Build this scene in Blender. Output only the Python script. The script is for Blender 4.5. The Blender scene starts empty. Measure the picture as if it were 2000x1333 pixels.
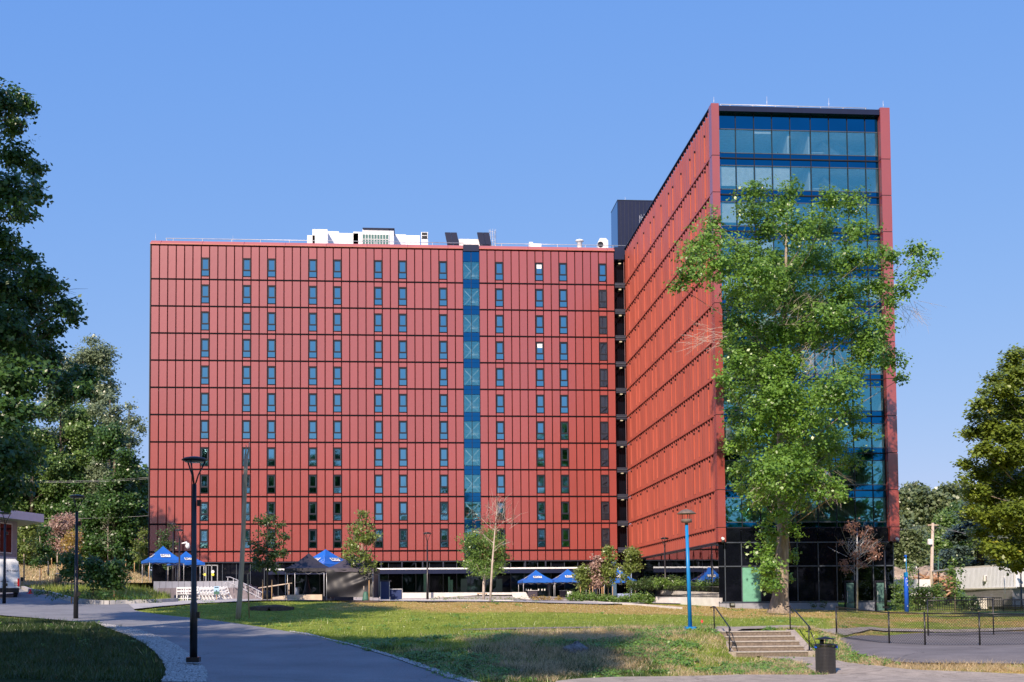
import bpy, bmesh, math, random
import numpy as np
from mathutils import Vector, Matrix
random.seed(7); rng = np.random.default_rng(7)
SC = bpy.context.scene
COL = SC.collection
# ------------------------------------------------------------------ camera
FPX, YAW, PITCH, ROLL, CYP = 2403.85, 0.0824, 0.0505, 0.0079, 1057.25
def _axes():
    f = Vector((math.sin(YAW)*math.cos(PITCH), math.cos(YAW)*math.cos(PITCH), math.sin(PITCH)))
    u = Vector((-math.sin(YAW)*math.sin(PITCH), -math.cos(YAW)*math.sin(PITCH), math.cos(PITCH)))
    r = Vector((math.cos(YAW), -math.sin(YAW), 0))
    c, s = math.cos(ROLL), math.sin(ROLL)
    return r*c-u*s, r*s+u*c, f
CX, CY_, CF = _axes()
cam_d = bpy.data.cameras.new('camera'); cam = bpy.data.objects.new('camera', cam_d); COL.objects.link(cam)
m = Matrix.Identity(4)
for i in range(3):
    m[i][0], m[i][1], m[i][2] = CX[i], CY_[i], -CF[i]
cam.matrix_world = m
cam_d.sensor_width = 36; cam_d.sensor_fit = 'HORIZONTAL'; cam_d.lens = FPX/2000*36
cam_d.shift_y = (CYP-666.5)/2000; cam_d.clip_start = 0.5; cam_d.clip_end = 3000
SC.camera = cam
# ------------------------------------------------------------------ sky and sun
SUN_AZ, SUN_EL = math.radians(24), math.radians(35)      # light travels towards +Y and a little to +X
W = bpy.data.worlds.new('World'); SC.world = W; W.use_nodes = True
nt = W.node_tree; nt.nodes.clear()
sky = nt.nodes.new('ShaderNodeTexSky'); sky.sky_type = 'NISHITA'; sky.sun_disc = False
sky.sun_elevation = SUN_EL; sky.sun_rotation = math.radians(180)+SUN_AZ
sky.air_density = 1.0; sky.dust_density = 0.35; sky.ozone_density = 2.2; sky.altitude = 100
bg = nt.nodes.new('ShaderNodeBackground'); bg.inputs[1].default_value = 0.15
wo = nt.nodes.new('ShaderNodeOutputWorld')
# camera-style colour response of the sky: softer gradient, bluer
vm = nt.nodes.new('ShaderNodeVectorMath'); vm.operation = 'MULTIPLY'; vm.inputs[1].default_value = (.15, .15, .15)
se = nt.nodes.new('ShaderNodeSeparateXYZ'); co_ = nt.nodes.new('ShaderNodeCombineXYZ')
nt.links.new(sky.outputs[0], vm.inputs[0]); nt.links.new(vm.outputs[0], se.inputs[0])
for i_, (e_, k_) in enumerate(((.687, .533), (.404, .582), (.10, .894))):
    pw = nt.nodes.new('ShaderNodeMath'); pw.operation = 'POWER'; pw.inputs[1].default_value = e_
    ml = nt.nodes.new('ShaderNodeMath'); ml.operation = 'MULTIPLY'; ml.inputs[1].default_value = k_/.15/1.27
    nt.links.new(se.outputs[i_], pw.inputs[0]); nt.links.new(pw.outputs[0], ml.inputs[0]); nt.links.new(ml.outputs[0], co_.inputs[i_])
nt.links.new(co_.outputs[0], bg.inputs[0])
nt.links.new(bg.outputs[0], wo.inputs[0])
sd = bpy.data.lights.new('sun', 'SUN'); sd.energy = 5.0; sd.angle = math.radians(0.53); sd.color = (1, 0.83, 0.67)
sun = bpy.data.objects.new('sun', sd); COL.objects.link(sun)
SDIR = Vector((math.sin(SUN_AZ)*math.cos(SUN_EL), math.cos(SUN_AZ)*math.cos(SUN_EL), -math.sin(SUN_EL)))
sun.rotation_euler = SDIR.to_track_quat('-Z', 'Y').to_euler(); sun.location = (-40, -40, 80)
SC.view_settings.view_transform = 'Standard'; SC.view_settings.look = 'None'
SC.view_settings.exposure = 0.345; SC.view_settings.gamma = 1
SC.view_settings.use_curve_mapping = False
SC.render.engine = 'CYCLES'
SC.cycles.max_bounces = 6; SC.cycles.transparent_max_bounces = 8; SC.cycles.diffuse_bounces = 3; SC.cycles.glossy_bounces = 3
SC.cycles.use_denoising = True; SC.cycles.caustics_reflective = False; SC.cycles.caustics_refractive = False
# ------------------------------------------------------------------ helpers
def ray(px, py):
    return CX*((px-1000)/FPX) + CY_*((CYP-py)/FPX) + CF
def at(px, py, Y):
    d = ray(px, py); return d*(Y/d.y)
def atX(px, py, X):
    d = ray(px, py); return d*(X/d.x)
def atz(px, z, Y):       # world point at depth Y, height z, seen in column px
    d0 = at(px, 1000, Y); d1 = at(px, 1200, Y); t = (z-d0.z)/(d1.z-d0.z); return d0.lerp(d1, t)
COLS = {
 -600:[(0,-2),(30,-1.9),(45,-1.2),(60,-.4),(82,.2),(100,1),(140,2.6),(175,5.8),(230,9)],
 0:[(0,-2.1),(30,-2.0),(38,-1.75),(45,-1.3),(52,-.8),(60,-.5),(70,-.1),(82,.2),(88,.7),(100,1.3),(120,2),(140,2.6),(175,5.8),(230,9)],
 240:[(0,-2.2),(30,-2.1),(38,-1.75),(50,-1.2),(60,-.7),(70,-.2),(78,.1),(84,.35),(92,1.2),(100,1.8),(112,2),(136,2.4),(150,3.2),(175,5.6),(230,9)],
 330:[(0,-2.2),(30,-2.15),(38,-1.8),(50,-1.25),(60,-.75),(70,-.2),(78,.12),(84,.3),(92,.5),(100,.8),(112,1),(136,1.2),(150,2),(175,3),(230,5)],
 500:[(0,-2.2),(30,-2.25),(38,-1.9),(45,-1.6),(52,-1.2),(60,-.85),(70,-.35),(80,.3),(100,.5),(125,.8),(136,1.0),(175,2.),(230,4)],
 700:[(0,-2.25),(30,-2.35),(37,-2.1),(45,-1.5),(55,-1.12),(65,-.7),(80,.22),(100,.3),(112,.35),(136,.8),(230,1)],
 1000:[(0,-2.2),(30,-2.3),(36,-2.2),(40,-1.85),(43,-1.45),(46,-1.15),(50,-1.0),(60,-.8),(70,-.4),(82,0.05),(95,.2),(112,.3),(136,.8),(230,1)],
 1300:[(0,-2.2),(30,-2.3),(36,-2.25),(37.5,-2.15),(40,-1.8),(43,-1.3),(46,-1.02),(50,-.98),(60,-.85),(70,-.7),(85,-.4),(95,-.2),(112,0),(136,.3),(230,.3)],
 1408:[(0,-2.2),(30,-2.3),(36,-2.25),(38,-2.15),(41,-1.8),(43,-1.4),(45,-1.04),(50,-1.0),(60,-.93),(75,-.75),(85,-.5),(95,-.4),(112,-.1),(136,.1),(230,0)],
 1424:[(0,-2.2),(36,-2.22),(40,-2.05),(42.6,-1.97),(44.95,-1.25),(45.05,-1.06),(50,-1.05),(60,-1.),(75,-.82),(86,-.65),(95,-.5),(136,-.4),(230,-.4)],
 1586:[(0,-2.2),(36,-2.22),(40,-2.05),(42.6,-1.97),(44.95,-1.25),(45.05,-1.06),(50,-1.05),(60,-1.),(75,-.9),(86,-.78),(95,-.65),(136,-.5),(230,-.4)],
 1604:[(0,-2.2),(36,-2.22),(40,-2.02),(42.6,-1.85),(45,-1.35),(47,-1.25),(50,-1.2),(60,-1.1),(75,-.9),(86,-.8),(95,-.7),(136,-.5),(230,-.4)],
 1650:[(0,-2.2),(36,-2.2),(40,-1.98),(43,-1.85),(46,-1.7),(52,-1.6),(57,-1.4),(60,-1.25),(75,-.95),(86,-.85),(95,-.75),(136,-.5),(230,-.5)],
 1720:[(0,-2.2),(34,-2.2),(37.5,-1.9),(40,-1.74),(57,-1.68),(62,-1.5),(70,-1.2),(80,-1.0),(95,-.8),(136,-.6),(230,-.6)],
 1850:[(0,-2.2),(34,-2.25),(36,-1.98),(37.5,-1.78),(62,-1.7),(66,-1.5),(72,-1.2),(80,-1.),(95,-.85),(136,-.6),(230,-.6)],
 2600:[(0,-2.2),(34,-2.25),(36,-1.98),(37.5,-1.78),(64,-1.7),(68,-1.4),(80,-1.),(95,-.85),(136,-.6),(230,-.6)],
}
_ck = np.array(sorted(COLS)); _cy = [np.array(COLS[k], float) for k in _ck]
def H(X, Y):
    X = np.atleast_1d(np.asarray(X, float)); Y = np.atleast_1d(np.asarray(Y, float))
    px = 1000+FPX*np.tan(np.clip(np.arctan2(X, np.maximum(Y, 22))-YAW, -1.2, 1.2))
    px = np.clip(px, _ck[0]+.01, _ck[-1]-.01)
    tab = np.array([np.interp(Y, c[:, 0], c[:, 1]) for c in _cy])
    i = np.clip(np.searchsorted(_ck, px)-1, 0, len(_ck)-2)
    t = (px-_ck[i])/(_ck[i+1]-_ck[i])
    ii = np.arange(len(px))
    return tab[i, ii]*(1-t)+tab[i+1, ii]*t
def h(x, y): return float(H(x, y)[0])
def G(px, py, y0=12, y1=230):    # where the sight line of a pixel meets the ground
    d = ray(px, py); d = d/d.y
    Ys = np.arange(y0, y1, .1); Z = H(d.x*Ys, Ys); r = d.z*Ys
    k = np.where(r <= Z)[0]
    Y = Ys[k[0]] if len(k) else y1
    return Vector((d.x*Y, Y, h(d.x*Y, Y)))
def gp(px, Y):                   # ground point at depth Y in column px
    d = ray(px, 1180); x = d.x/d.y*Y; return Vector((x, Y, h(x, Y)))

def tag(o, label=None, cat=None, group=None, kind=None):
    if label: o['label'] = label
    if cat: o['category'] = cat
    if group: o['group'] = group
    if kind: o['kind'] = kind
    return o
def worg(o):
    v = Vector((0, 0, 0))
    while o is not None: v += o.location; o = o.parent
    return v
def thing(name, label, cat, loc=(0, 0, 0), rz=0, group=None):
    o = bpy.data.objects.new(name, None); COL.objects.link(o); o.empty_display_size = .3
    o.location = loc; o.rotation_euler = (0, 0, rz); return tag(o, label, cat, group)
def link_mesh(name, me, parent=None, loc=None):
    o = bpy.data.objects.new(name, me); COL.objects.link(o)
    if parent is not None: o.parent = parent
    if loc is not None: o.location = loc
    return o
def copy_tree(o, parent=None):
    c = o.copy(); COL.objects.link(c)
    if parent is not None: c.parent = parent
    for ch in list(o.children): copy_tree(ch, c)
    return c
class MB:
    def __init__(s): s.v = []; s.f = []; s.sm = []
    def quad(s, a, b, c, d):
        n = len(s.v); s.v += [tuple(a), tuple(b), tuple(c), tuple(d)]; s.f.append((n, n+1, n+2, n+3)); s.sm.append(0); return s
    def poly(s, pts):
        n = len(s.v); s.v += [tuple(p) for p in pts]; s.f.append(tuple(range(n, n+len(pts)))); s.sm.append(0); return s
    def box(s, x0, x1, y0, y1, z0, z1):
        n = len(s.v)
        s.v += [(x0,y0,z0),(x1,y0,z0),(x1,y1,z0),(x0,y1,z0),(x0,y0,z1),(x1,y0,z1),(x1,y1,z1),(x0,y1,z1)]
        s.f += [(n,n+3,n+2,n+1),(n+4,n+5,n+6,n+7),(n,n+1,n+5,n+4),(n+1,n+2,n+6,n+5),(n+2,n+3,n+7,n+6),(n+3,n,n+4,n+7)]
        s.sm += [0]*6; return s
    def cbox(s, c, sx, sy, sz): return s.box(c[0]-sx/2, c[0]+sx/2, c[1]-sy/2, c[1]+sy/2, c[2]-sz/2, c[2]+sz/2)
    def prism(s, pts, z0, z1):     # pts ccw xy
        n = len(s.v); k = len(pts)
        s.v += [(p[0], p[1], z0) for p in pts]+[(p[0], p[1], z1) for p in pts]
        s.f.append(tuple(range(n+k-1, n-1, -1))); s.f.append(tuple(range(n+k, n+2*k))); s.sm += [0, 0]
        for i in range(k):
            j = (i+1) % k; s.f.append((n+i, n+j, n+k+j, n+k+i)); s.sm.append(0)
        return s
    def extrude(s, pts, vec):      # closed planar polygon swept along vec
        n = len(s.v); k = len(pts); vec = Vector(vec)
        s.v += [tuple(Vector(p)) for p in pts]+[tuple(Vector(p)+vec) for p in pts]
        s.f.append(tuple(range(n+k-1, n-1, -1))); s.f.append(tuple(range(n+k, n+2*k))); s.sm += [0, 0]
        for i in range(k):
            j = (i+1) % k; s.f.append((n+i, n+j, n+k+j, n+k+i)); s.sm.append(0)
        return s
    def tube(s, p0, p1, r0, r1=None, k=8, cap=True):
        return s.path([p0, p1], [r0, r0 if r1 is None else r1], k, cap)
    def path(s, pts, rs, k=8, cap=True):
        pts = [Vector(p) for p in pts]; n0 = len(s.v)
        if not hasattr(rs, '__len__'): rs = [rs]*len(pts)
        ref = None
        for i, p in enumerate(pts):
            d = (pts[min(i+1, len(pts)-1)]-pts[max(i-1, 0)])
            if d.length < 1e-9: d = Vector((0, 0, 1))
            d.normalize()
            if ref is None:
                ref = d.orthogonal().normalized()
            else:
                ref = (ref-d*ref.dot(d)); ref = ref.normalized() if ref.length > 1e-6 else d.orthogonal().normalized()
            b = d.cross(ref)
            for j in range(k):
                a = 2*math.pi*j/k; s.v.append(tuple(p+(ref*math.cos(a)+b*math.sin(a))*rs[i]))
        for i in range(len(pts)-1):
            for j in range(k):
                a = n0+i*k+j; b2 = n0+i*k+(j+1) % k; s.f.append((a, b2, b2+k, a+k)); s.sm.append(1)
        if cap:
            s.f.append(tuple(range(n0+k-1, n0-1, -1))); s.sm.append(0)
            e = n0+(len(pts)-1)*k; s.f.append(tuple(range(e, e+k))); s.sm.append(0)
        return s
    def lathe(s, c, prof, k=16, sm=1):   # prof [(r,z)]
        n0 = len(s.v)
        for r, z in prof:
            for j in range(k):
                a = 2*math.pi*j/k; s.v.append((c[0]+r*math.cos(a), c[1]+r*math.sin(a), c[2]+z))
        for i in range(len(prof)-1):
            for j in range(k):
                a = n0+i*k+j; b = n0+i*k+(j+1) % k; s.f.append((a, b, b+k, a+k)); s.sm.append(sm)
        s.f.append(tuple(range(n0+k-1, n0-1, -1))); s.sm.append(0)
        e = n0+(len(prof)-1)*k; s.f.append(tuple(range(e, e+k))); s.sm.append(0)
        return s
    def mesh(s, name, m, off=(0, 0, 0)):
        me = bpy.data.meshes.new(name)
        me.from_pydata([(v[0]-off[0], v[1]-off[1], v[2]-off[2]) for v in s.v], [], s.f)
        if any(s.sm): me.polygons.foreach_set('use_smooth', s.sm)
        me.materials.append(m); me.update(); return me
    def build(s, name, m, parent=None, kind=None, label=None):
        off = worg(parent) if parent is not None else (0, 0, 0)
        o = link_mesh(name, s.mesh(name, m, off), parent)
        return tag(o, label=label, kind=kind)
def npmesh(name, V, F, m, parent=None, attr=None, smooth=False):
    me = bpy.data.meshes.new(name); V = np.asarray(V, np.float32)
    if parent is not None: V = V-np.array(worg(parent), np.float32)
    F = np.asarray(F, np.int32); k = F.shape[1]
    me.vertices.add(len(V)); me.vertices.foreach_set('co', V.ravel())
    me.loops.add(F.size); me.loops.foreach_set('vertex_index', F.ravel())
    me.polygons.add(len(F)); me.polygons.foreach_set('loop_start', np.arange(0, F.size, k, dtype=np.int32))
    me.polygons.foreach_set('loop_total', np.full(len(F), k, np.int32))
    if smooth: me.polygons.foreach_set('use_smooth', np.ones(len(F), bool))
    me.update(calc_edges=True)
    if attr is not None:
        for an, (dom, arr) in attr.items():
            a = me.attributes.new(an, 'FLOAT', dom); a.data.foreach_set('value', np.asarray(arr, np.float32))
    me.materials.append(m); return link_mesh(name, me, parent)
def text_mesh(body, size, m, parent, mtx, align='CENTER'):
    fc = bpy.data.curves.new('lettering', 'FONT'); fc.body = body; fc.size = size; fc.align_x = align; fc.align_y = 'CENTER'; fc.extrude = .003
    tmp = bpy.data.objects.new('tmp_text', fc); me = bpy.data.meshes.new_from_object(tmp); bpy.data.objects.remove(tmp); bpy.data.curves.remove(fc)
    me.materials.clear(); me.materials.append(M[m]); me.name = 'lettering'
    o = link_mesh('lettering', me, parent); o.matrix_local = mtx; return o
# ------------------------------------------------------------------ materials
def vary(m, amt):
    # each cladding panel came from its own coil: slight colour shift per object
    n = m.node_tree; b = n.nodes['Principled BSDF']; src = b.inputs['Base Color'].links[0].from_socket
    oi = n.nodes.new('ShaderNodeObjectInfo'); mr = n.nodes.new('ShaderNodeMapRange'); mr.inputs[3].default_value = 1-amt; mr.inputs[4].default_value = 1+amt
    hs = n.nodes.new('ShaderNodeHueSaturation'); n.links.new(oi.outputs['Random'], mr.inputs[0]); n.links.new(mr.outputs[0], hs.inputs['Value'])
    n.links.new(src, hs.inputs['Color']); n.links.new(hs.outputs[0], b.inputs['Base Color'])
def S2L(c): return tuple((x/12.92 if x <= .04045 else ((x+.055)/1.055)**2.4) for x in c)
def mat(name, col, rough=.6, metal=0, var=.12, scale=3., bump=0., bscale=20., spec=.5, ior=1.5, col2=None, coat=0, emit=None, aniso=None):
    m = bpy.data.materials.new(name); m.use_nodes = True; n = m.node_tree; b = n.nodes['Principled BSDF']
    b.inputs['Roughness'].default_value = rough; b.inputs['Metallic'].default_value = metal
    b.inputs['Specular IOR Level'].default_value = spec; b.inputs['IOR'].default_value = ior
    b.inputs['Coat Weight'].default_value = coat; b.inputs['Coat Roughness'].default_value = .08
    tc = n.nodes.new('ShaderNodeTexCoord')
    mp = n.nodes.new('ShaderNodeMapping'); n.links.new(tc.outputs['Object'], mp.inputs[0])
    if aniso: mp.inputs['Scale'].default_value = aniso
    nz = n.nodes.new('ShaderNodeTexNoise'); nz.inputs['Scale'].default_value = scale; nz.inputs['Detail'].default_value = 6
    n.links.new(mp.outputs[0], nz.inputs['Vector'])
    cr = n.nodes.new('ShaderNodeValToRGB'); cr.color_ramp.elements[0].position = .3; cr.color_ramp.elements[1].position = .7
    c2 = col2 or tuple(min(1, x*(1+var)) for x in col); c1 = col if col2 else tuple(x*(1-var) for x in col)
    cr.color_ramp.elements[0].color = (*c1, 1); cr.color_ramp.elements[1].color = (*c2, 1)
    n.links.new(nz.outputs[0], cr.inputs[0]); n.links.new(cr.outputs[0], b.inputs['Base Color'])
    if bump:
        n2 = n.nodes.new('ShaderNodeTexNoise'); n2.inputs['Scale'].default_value = bscale; n2.inputs['Detail'].default_value = 4
        n.links.new(mp.outputs[0], n2.inputs['Vector'])
        bp = n.nodes.new('ShaderNodeBump'); bp.inputs['Strength'].default_value = 1; bp.inputs['Distance'].default_value = bump
        n.links.new(n2.outputs[0], bp.inputs['Height']); n.links.new(bp.outputs[0], b.inputs['Normal'])
    if emit:
        b.inputs['Emission Color'].default_value = (*emit[0], 1); b.inputs['Emission Strength'].default_value = emit[1]
    return m
def leafmat(name, c_dark, c_light, c_odd=None, trans=.3, odd=.93):
    m = bpy.data.materials.new(name); m.use_nodes = True; n = m.node_tree; b = n.nodes['Principled BSDF']; out = n.nodes['Material Output']
    b.inputs['Roughness'].default_value = .36; b.inputs['Specular IOR Level'].default_value = .6
    at_ = n.nodes.new('ShaderNodeAttribute'); at_.attribute_name = 'v'
    cr = n.nodes.new('ShaderNodeValToRGB'); cr.color_ramp.elements[0].color = (*c_dark, 1); cr.color_ramp.elements[1].color = (*c_light, 1)
    cr.color_ramp.elements[1].position = .9
    if c_odd:
        e = cr.color_ramp.elements.new(odd); e.color = (*c_light, 1); cr.color_ramp.elements[-1].position = min(1, odd+.04); cr.color_ramp.elements[-1].color = (*c_odd, 1)
    n.links.new(at_.outputs['Fac'], cr.inputs[0]); n.links.new(cr.outputs[0], b.inputs['Base Color'])
    tr = n.nodes.new('ShaderNodeBsdfTranslucent'); mx = n.nodes.new('ShaderNodeMixShader'); mx.inputs[0].default_value = trans
    hs = n.nodes.new('ShaderNodeHueSaturation'); hs.inputs['Value'].default_value = 1.7; hs.inputs['Hue'].default_value = .485
    n.links.new(cr.outputs[0], hs.inputs['Color']); n.links.new(hs.outputs[0], tr.inputs[0])
    n.links.new(b.outputs[0], mx.inputs[1]); n.links.new(tr.outputs[0], mx.inputs[2]); n.links.new(mx.outputs[0], out.inputs[0])
    return m
def glassmat(name, tint, refl, fac):
    m = bpy.data.materials.new(name); m.use_nodes = True; n = m.node_tree; n.nodes.clear()
    t = n.nodes.new('ShaderNodeBsdfTransparent'); t.inputs[0].default_value = (*tint, 1)
    g = n.nodes.new('ShaderNodeBsdfGlossy'); g.inputs[0].default_value = (*refl, 1); g.inputs[1].default_value = .015
    tc = n.nodes.new('ShaderNodeTexCoord'); nz = n.nodes.new('ShaderNodeTexNoise'); nz.inputs['Scale'].default_value = .55
    bp = n.nodes.new('ShaderNodeBump'); bp.inputs['Distance'].default_value = .006
    n.links.new(tc.outputs['Object'], nz.inputs['Vector']); n.links.new(nz.outputs[0], bp.inputs['Height']); n.links.new(bp.outputs[0], g.inputs['Normal'])
    lw = n.nodes.new('ShaderNodeFresnel'); lw.inputs[0].default_value = 1.5
    ma = n.nodes.new('ShaderNodeMath'); ma.operation = 'MULTIPLY_ADD'; ma.inputs[1].default_value = 1-fac; ma.inputs[2].default_value = fac; ma.use_clamp = True
    n.links.new(lw.outputs[0], ma.inputs[0])
    mx = n.nodes.new('ShaderNodeMixShader'); n.links.new(ma.outputs[0], mx.inputs[0])
    o = n.nodes.new('ShaderNodeOutputMaterial')
    n.links.new(t.outputs[0], mx.inputs[1]); n.links.new(g.outputs[0], mx.inputs[2]); n.links.new(mx.outputs[0], o.inputs[0])
    return m
M = {}
M['red'] = mat('red_panel', (.30, .058, .046), .24, 0, .07, .35, bump=.014, bscale=.8, ior=2.1, aniso=(1, 1, .45))
M['red2'] = mat('red_fold', (.42, .092, .055), .4, 0, .06, .6, bump=.004, bscale=1.5, ior=1.6)
vary(M['red'], .05); vary(M['red2'], .07)
M['redcap'] = mat('red_cap', (.46, .13, .09), .35, 0, .1, .5, ior=1.7)
M['dark'] = mat('dark_joint', (.012, .012, .016), .5, 0, .2)
M['darkmetal'] = mat('dark_metal', (.03, .035, .055), .35, 0, .2, 4)
M['navy'] = mat('navy_cladding', (.008, .013, .045), .4, 0, .1, 2, ior=1.4)
M['frame'] = mat('window_frame', (.012, .013, .022), .55, spec=.25)
M['rail'] = mat('storey_rail_paint', (.006, .006, .010), .7, spec=.12)
M['mull'] = mat('mullion_grey', (.07, .085, .11), .35)
M['winglass'] = mat('window_glass', (.15, .38, .50), .03, 1, .03, .5, bump=.004, bscale=.7, col2=(.24, .48, .58))
M['spandrel'] = mat('spandrel_glass', (.008, .135, .27), .03, 1, .05, .4, bump=.002, bscale=.4)
M['blackglass'] = mat('black_glass', (.004, .005, .009), .04, 0, .2, 1, ior=1.33)
M['sideglass'] = glassmat('side_glass', (.08, .11, .11), (.75, .8, .85), .5)
M['glass'] = glassmat('vision_glass', (.93, .99, 1.0), (.30, .92, 1.0), .20)
M['baseglass'] = glassmat('base_glass', (.5, .6, .6), (.35, .4, .42), .05)
M['white'] = mat('white_wall', (.8, .82, .8), .7)
M['blind'] = mat('blind', (.9, .92, .9), .8, bump=.01, bscale=3, emit=None)
M['ceil'] = mat('ceiling', (.75, .8, .8), .8)
M['carpet'] = mat('interior_floor', (.2, .24, .27), .8)
M['inwall'] = mat('interior_wall', (.62, .7, .72), .8)
M['conc'] = mat('concrete', (.42, .41, .40), .85, 0, .15, 2, bump=.004, bscale=30)
M['conc_w'] = mat('white_concrete', (.66, .63, .60), .8, 0, .1, 2, bump=.003, bscale=30)
M['conc_b'] = mat('beige_concrete', (.60, .49, .38), .85, 0, .1, 2, bump=.003, bscale=30)
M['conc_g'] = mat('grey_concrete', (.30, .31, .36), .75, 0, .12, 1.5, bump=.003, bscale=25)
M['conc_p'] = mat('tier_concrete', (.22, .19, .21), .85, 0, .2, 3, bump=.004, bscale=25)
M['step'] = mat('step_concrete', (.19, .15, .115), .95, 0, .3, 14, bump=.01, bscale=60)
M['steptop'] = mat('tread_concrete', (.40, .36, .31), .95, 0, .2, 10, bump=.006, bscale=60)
M['asphalt'] = mat('asphalt', (.215, .22, .235), .9, 0, .16, .45, bump=.012, bscale=45)
M['court'] = mat('court_asphalt', (.165, .15, .15), .95, 0, .2, .8, bump=.01, bscale=50)
M['patht'] = mat('old_asphalt', (.34, .29, .24), .95, 0, .22, 2.5, bump=.01, bscale=50)
def cracks(m, scale, dark, thick=.012):
    # fine wandering cracks and worn patches in the paving
    n = m.node_tree; b = n.nodes['Principled BSDF']; src = b.inputs['Base Color'].links[0].from_socket
    tc = n.nodes.new('ShaderNodeTexCoord'); nz = n.nodes.new('ShaderNodeTexNoise'); nz.inputs['Scale'].default_value = 1.3; nz.inputs['Detail'].default_value = 5
    ad = n.nodes.new('ShaderNodeVectorMath'); ad.operation = 'MULTIPLY_ADD'; ad.inputs[1].default_value = (.9, .9, 0)
    n.links.new(tc.outputs['Object'], nz.inputs['Vector']); n.links.new(nz.outputs['Color'], ad.inputs[0]); n.links.new(tc.outputs['Object'], ad.inputs[2])
    vo = n.nodes.new('ShaderNodeTexVoronoi'); vo.feature = 'DISTANCE_TO_EDGE'; vo.inputs['Scale'].default_value = scale; n.links.new(ad.outputs[0], vo.inputs['Vector'])
    mr = n.nodes.new('ShaderNodeMapRange'); mr.inputs[1].default_value = 0; mr.inputs[2].default_value = thick; mr.inputs[3].default_value = dark; mr.inputs[4].default_value = 1
    n.links.new(vo.outputs[0], mr.inputs[0])
    n2 = n.nodes.new('ShaderNodeTexNoise'); n2.inputs['Scale'].default_value = 22; n2.inputs['Detail'].default_value = 5; n.links.new(tc.outputs['Object'], n2.inputs['Vector'])
    m2 = n.nodes.new('ShaderNodeMapRange'); m2.inputs[1].default_value = .3; m2.inputs[2].default_value = .7; m2.inputs[3].default_value = .8; m2.inputs[4].default_value = 1.18; n.links.new(n2.outputs[0], m2.inputs[0])
    mu = n.nodes.new('ShaderNodeMath'); mu.operation = 'MULTIPLY'; n.links.new(mr.outputs[0], mu.inputs[0]); n.links.new(m2.outputs[0], mu.inputs[1])
    hs = n.nodes.new('ShaderNodeHueSaturation'); n.links.new(src, hs.inputs['Color']); n.links.new(mu.outputs[0], hs.inputs['Value']); n.links.new(hs.outputs[0], b.inputs['Base Color'])
cracks(M['asphalt'], .16, .72, .006); cracks(M['court'], .22, .6, .012); cracks(M['patht'], .45, .6, .014)
M['gravelbase'] = mat('gravel_base', (.17, .16, .155), .95, 0, .7, 9, bump=.05, bscale=25)
M['stone'] = mat('gravel_stone', (.42, .41, .40), .9, 0, .6, 16)
M['black'] = mat('black_paint', (.012, .012, .014), .35, 0, .2)
M['blackmesh'] = mat('black_vinyl', (.018, .018, .02), .5)
M['blue'] = mat('blue_pole_paint', (.008, .22, .55), .4, 0, .08, 3)
M['bluetower'] = mat('blue_tower', (.01, .10, .62), .4)
M['brownlamp'] = mat('weathered_lamp', (.16, .12, .10), .7, 0, .2, 8)
M['galv'] = mat('galvanised', (.42, .43, .45), .4, .6, .1)
M['alu'] = mat('aluminium', (.6, .6, .62), .4, .3, .1)
M['whitem'] = mat('white_metal', (.82, .82, .82), .5)
M['greym'] = mat('grey_metal', (.30, .31, .33), .5)
M['tentblue'] = mat('blue_fabric', (.012, .12, .50), .5, 0, .12, 1.5, bump=.03, bscale=2.2)
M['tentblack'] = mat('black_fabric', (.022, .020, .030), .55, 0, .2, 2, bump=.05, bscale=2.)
M['tentpurple'] = mat('purplish_black_fabric', (.06, .052, .075), .6, 0, .2, 2, bump=.04, bscale=2.2)  # lighter purplish black, set on chosen roof slopes of the black tents
M['wood'] = mat('weathered_wood', (.46, .36, .26), .85, 0, .25, 3, bump=.01, bscale=18, aniso=(6, 6, .5))
M['stake'] = mat('stake_wood', (.45, .28, .14), .8, 0, .2, 6)
M['bark'] = mat('bark', (.30, .24, .185), .95, 0, .35, 2.5, bump=.06, bscale=6, aniso=(2.5, 2.5, .5))
M['barkdark'] = mat('dark_bark', (.10, .08, .06), .95, 0, .3, 3, bump=.03, bscale=8)
M['barkpale'] = mat('pale_bark', (.5, .42, .36), .9, 0, .2, 6)
M['mulch'] = mat('mulch', (.09, .055, .035), 1, 0, .4, 12, bump=.04, bscale=18)
M['vanwhite'] = mat('van_paint', (.78, .79, .8), .25, 0, .03, 1, coat=.4)
M['tyre'] = mat('tyre', (.012, .012, .012), .8)
M['redlight'] = mat('tail_light', (.5, .01, .01), .2)
M['flag'] = mat('red_flag', (.75, .01, .02), .6)
M['shed'] = mat('shed_metal', (.66, .70, .78), .5, 0, .05)
M['shedw'] = mat('shed_white', (.78, .78, .77), .5, 0, .05)
M['shutter'] = mat('shutter_grey', (.22, .22, .24), .5)
M['leaf'] = leafmat('leaf_big', (.045, .12, .018), (.22, .39, .06), (.30, .36, .06), .34, .985)
M['leafdark'] = leafmat('leaf_dark', (.018, .055, .016), (.085, .18, .035), None, .3)
M['leafmaple'] = leafmat('leaf_maple', (.07, .12, .018), (.22, .28, .035), (.6, .42, .05), .3, .97)
M['leafwood'] = leafmat('leaf_wood', (.06, .12, .03), (.18, .29, .07), (.3, .28, .1), .28, .93)
M['leafsilver'] = leafmat('leaf_silver', (.09, .13, .07), (.23, .29, .16), None, .25)
M['leaffar'] = leafmat('leaf_far', (.08, .12, .055), (.19, .23, .10), (.22, .2, .12), .2, .92)
M['leafcedar'] = leafmat('needle_cedar', (.035, .065, .05), (.11, .16, .12), None, .12)
M['leafyoung'] = leafmat('leaf_young', (.08, .13, .03), (.24, .31, .07), (.38, .28, .12), .28, .92)
M['leafshrub'] = leafmat('leaf_shrub', (.05, .12, .025), (.2, .32, .06), None, .28)
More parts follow.
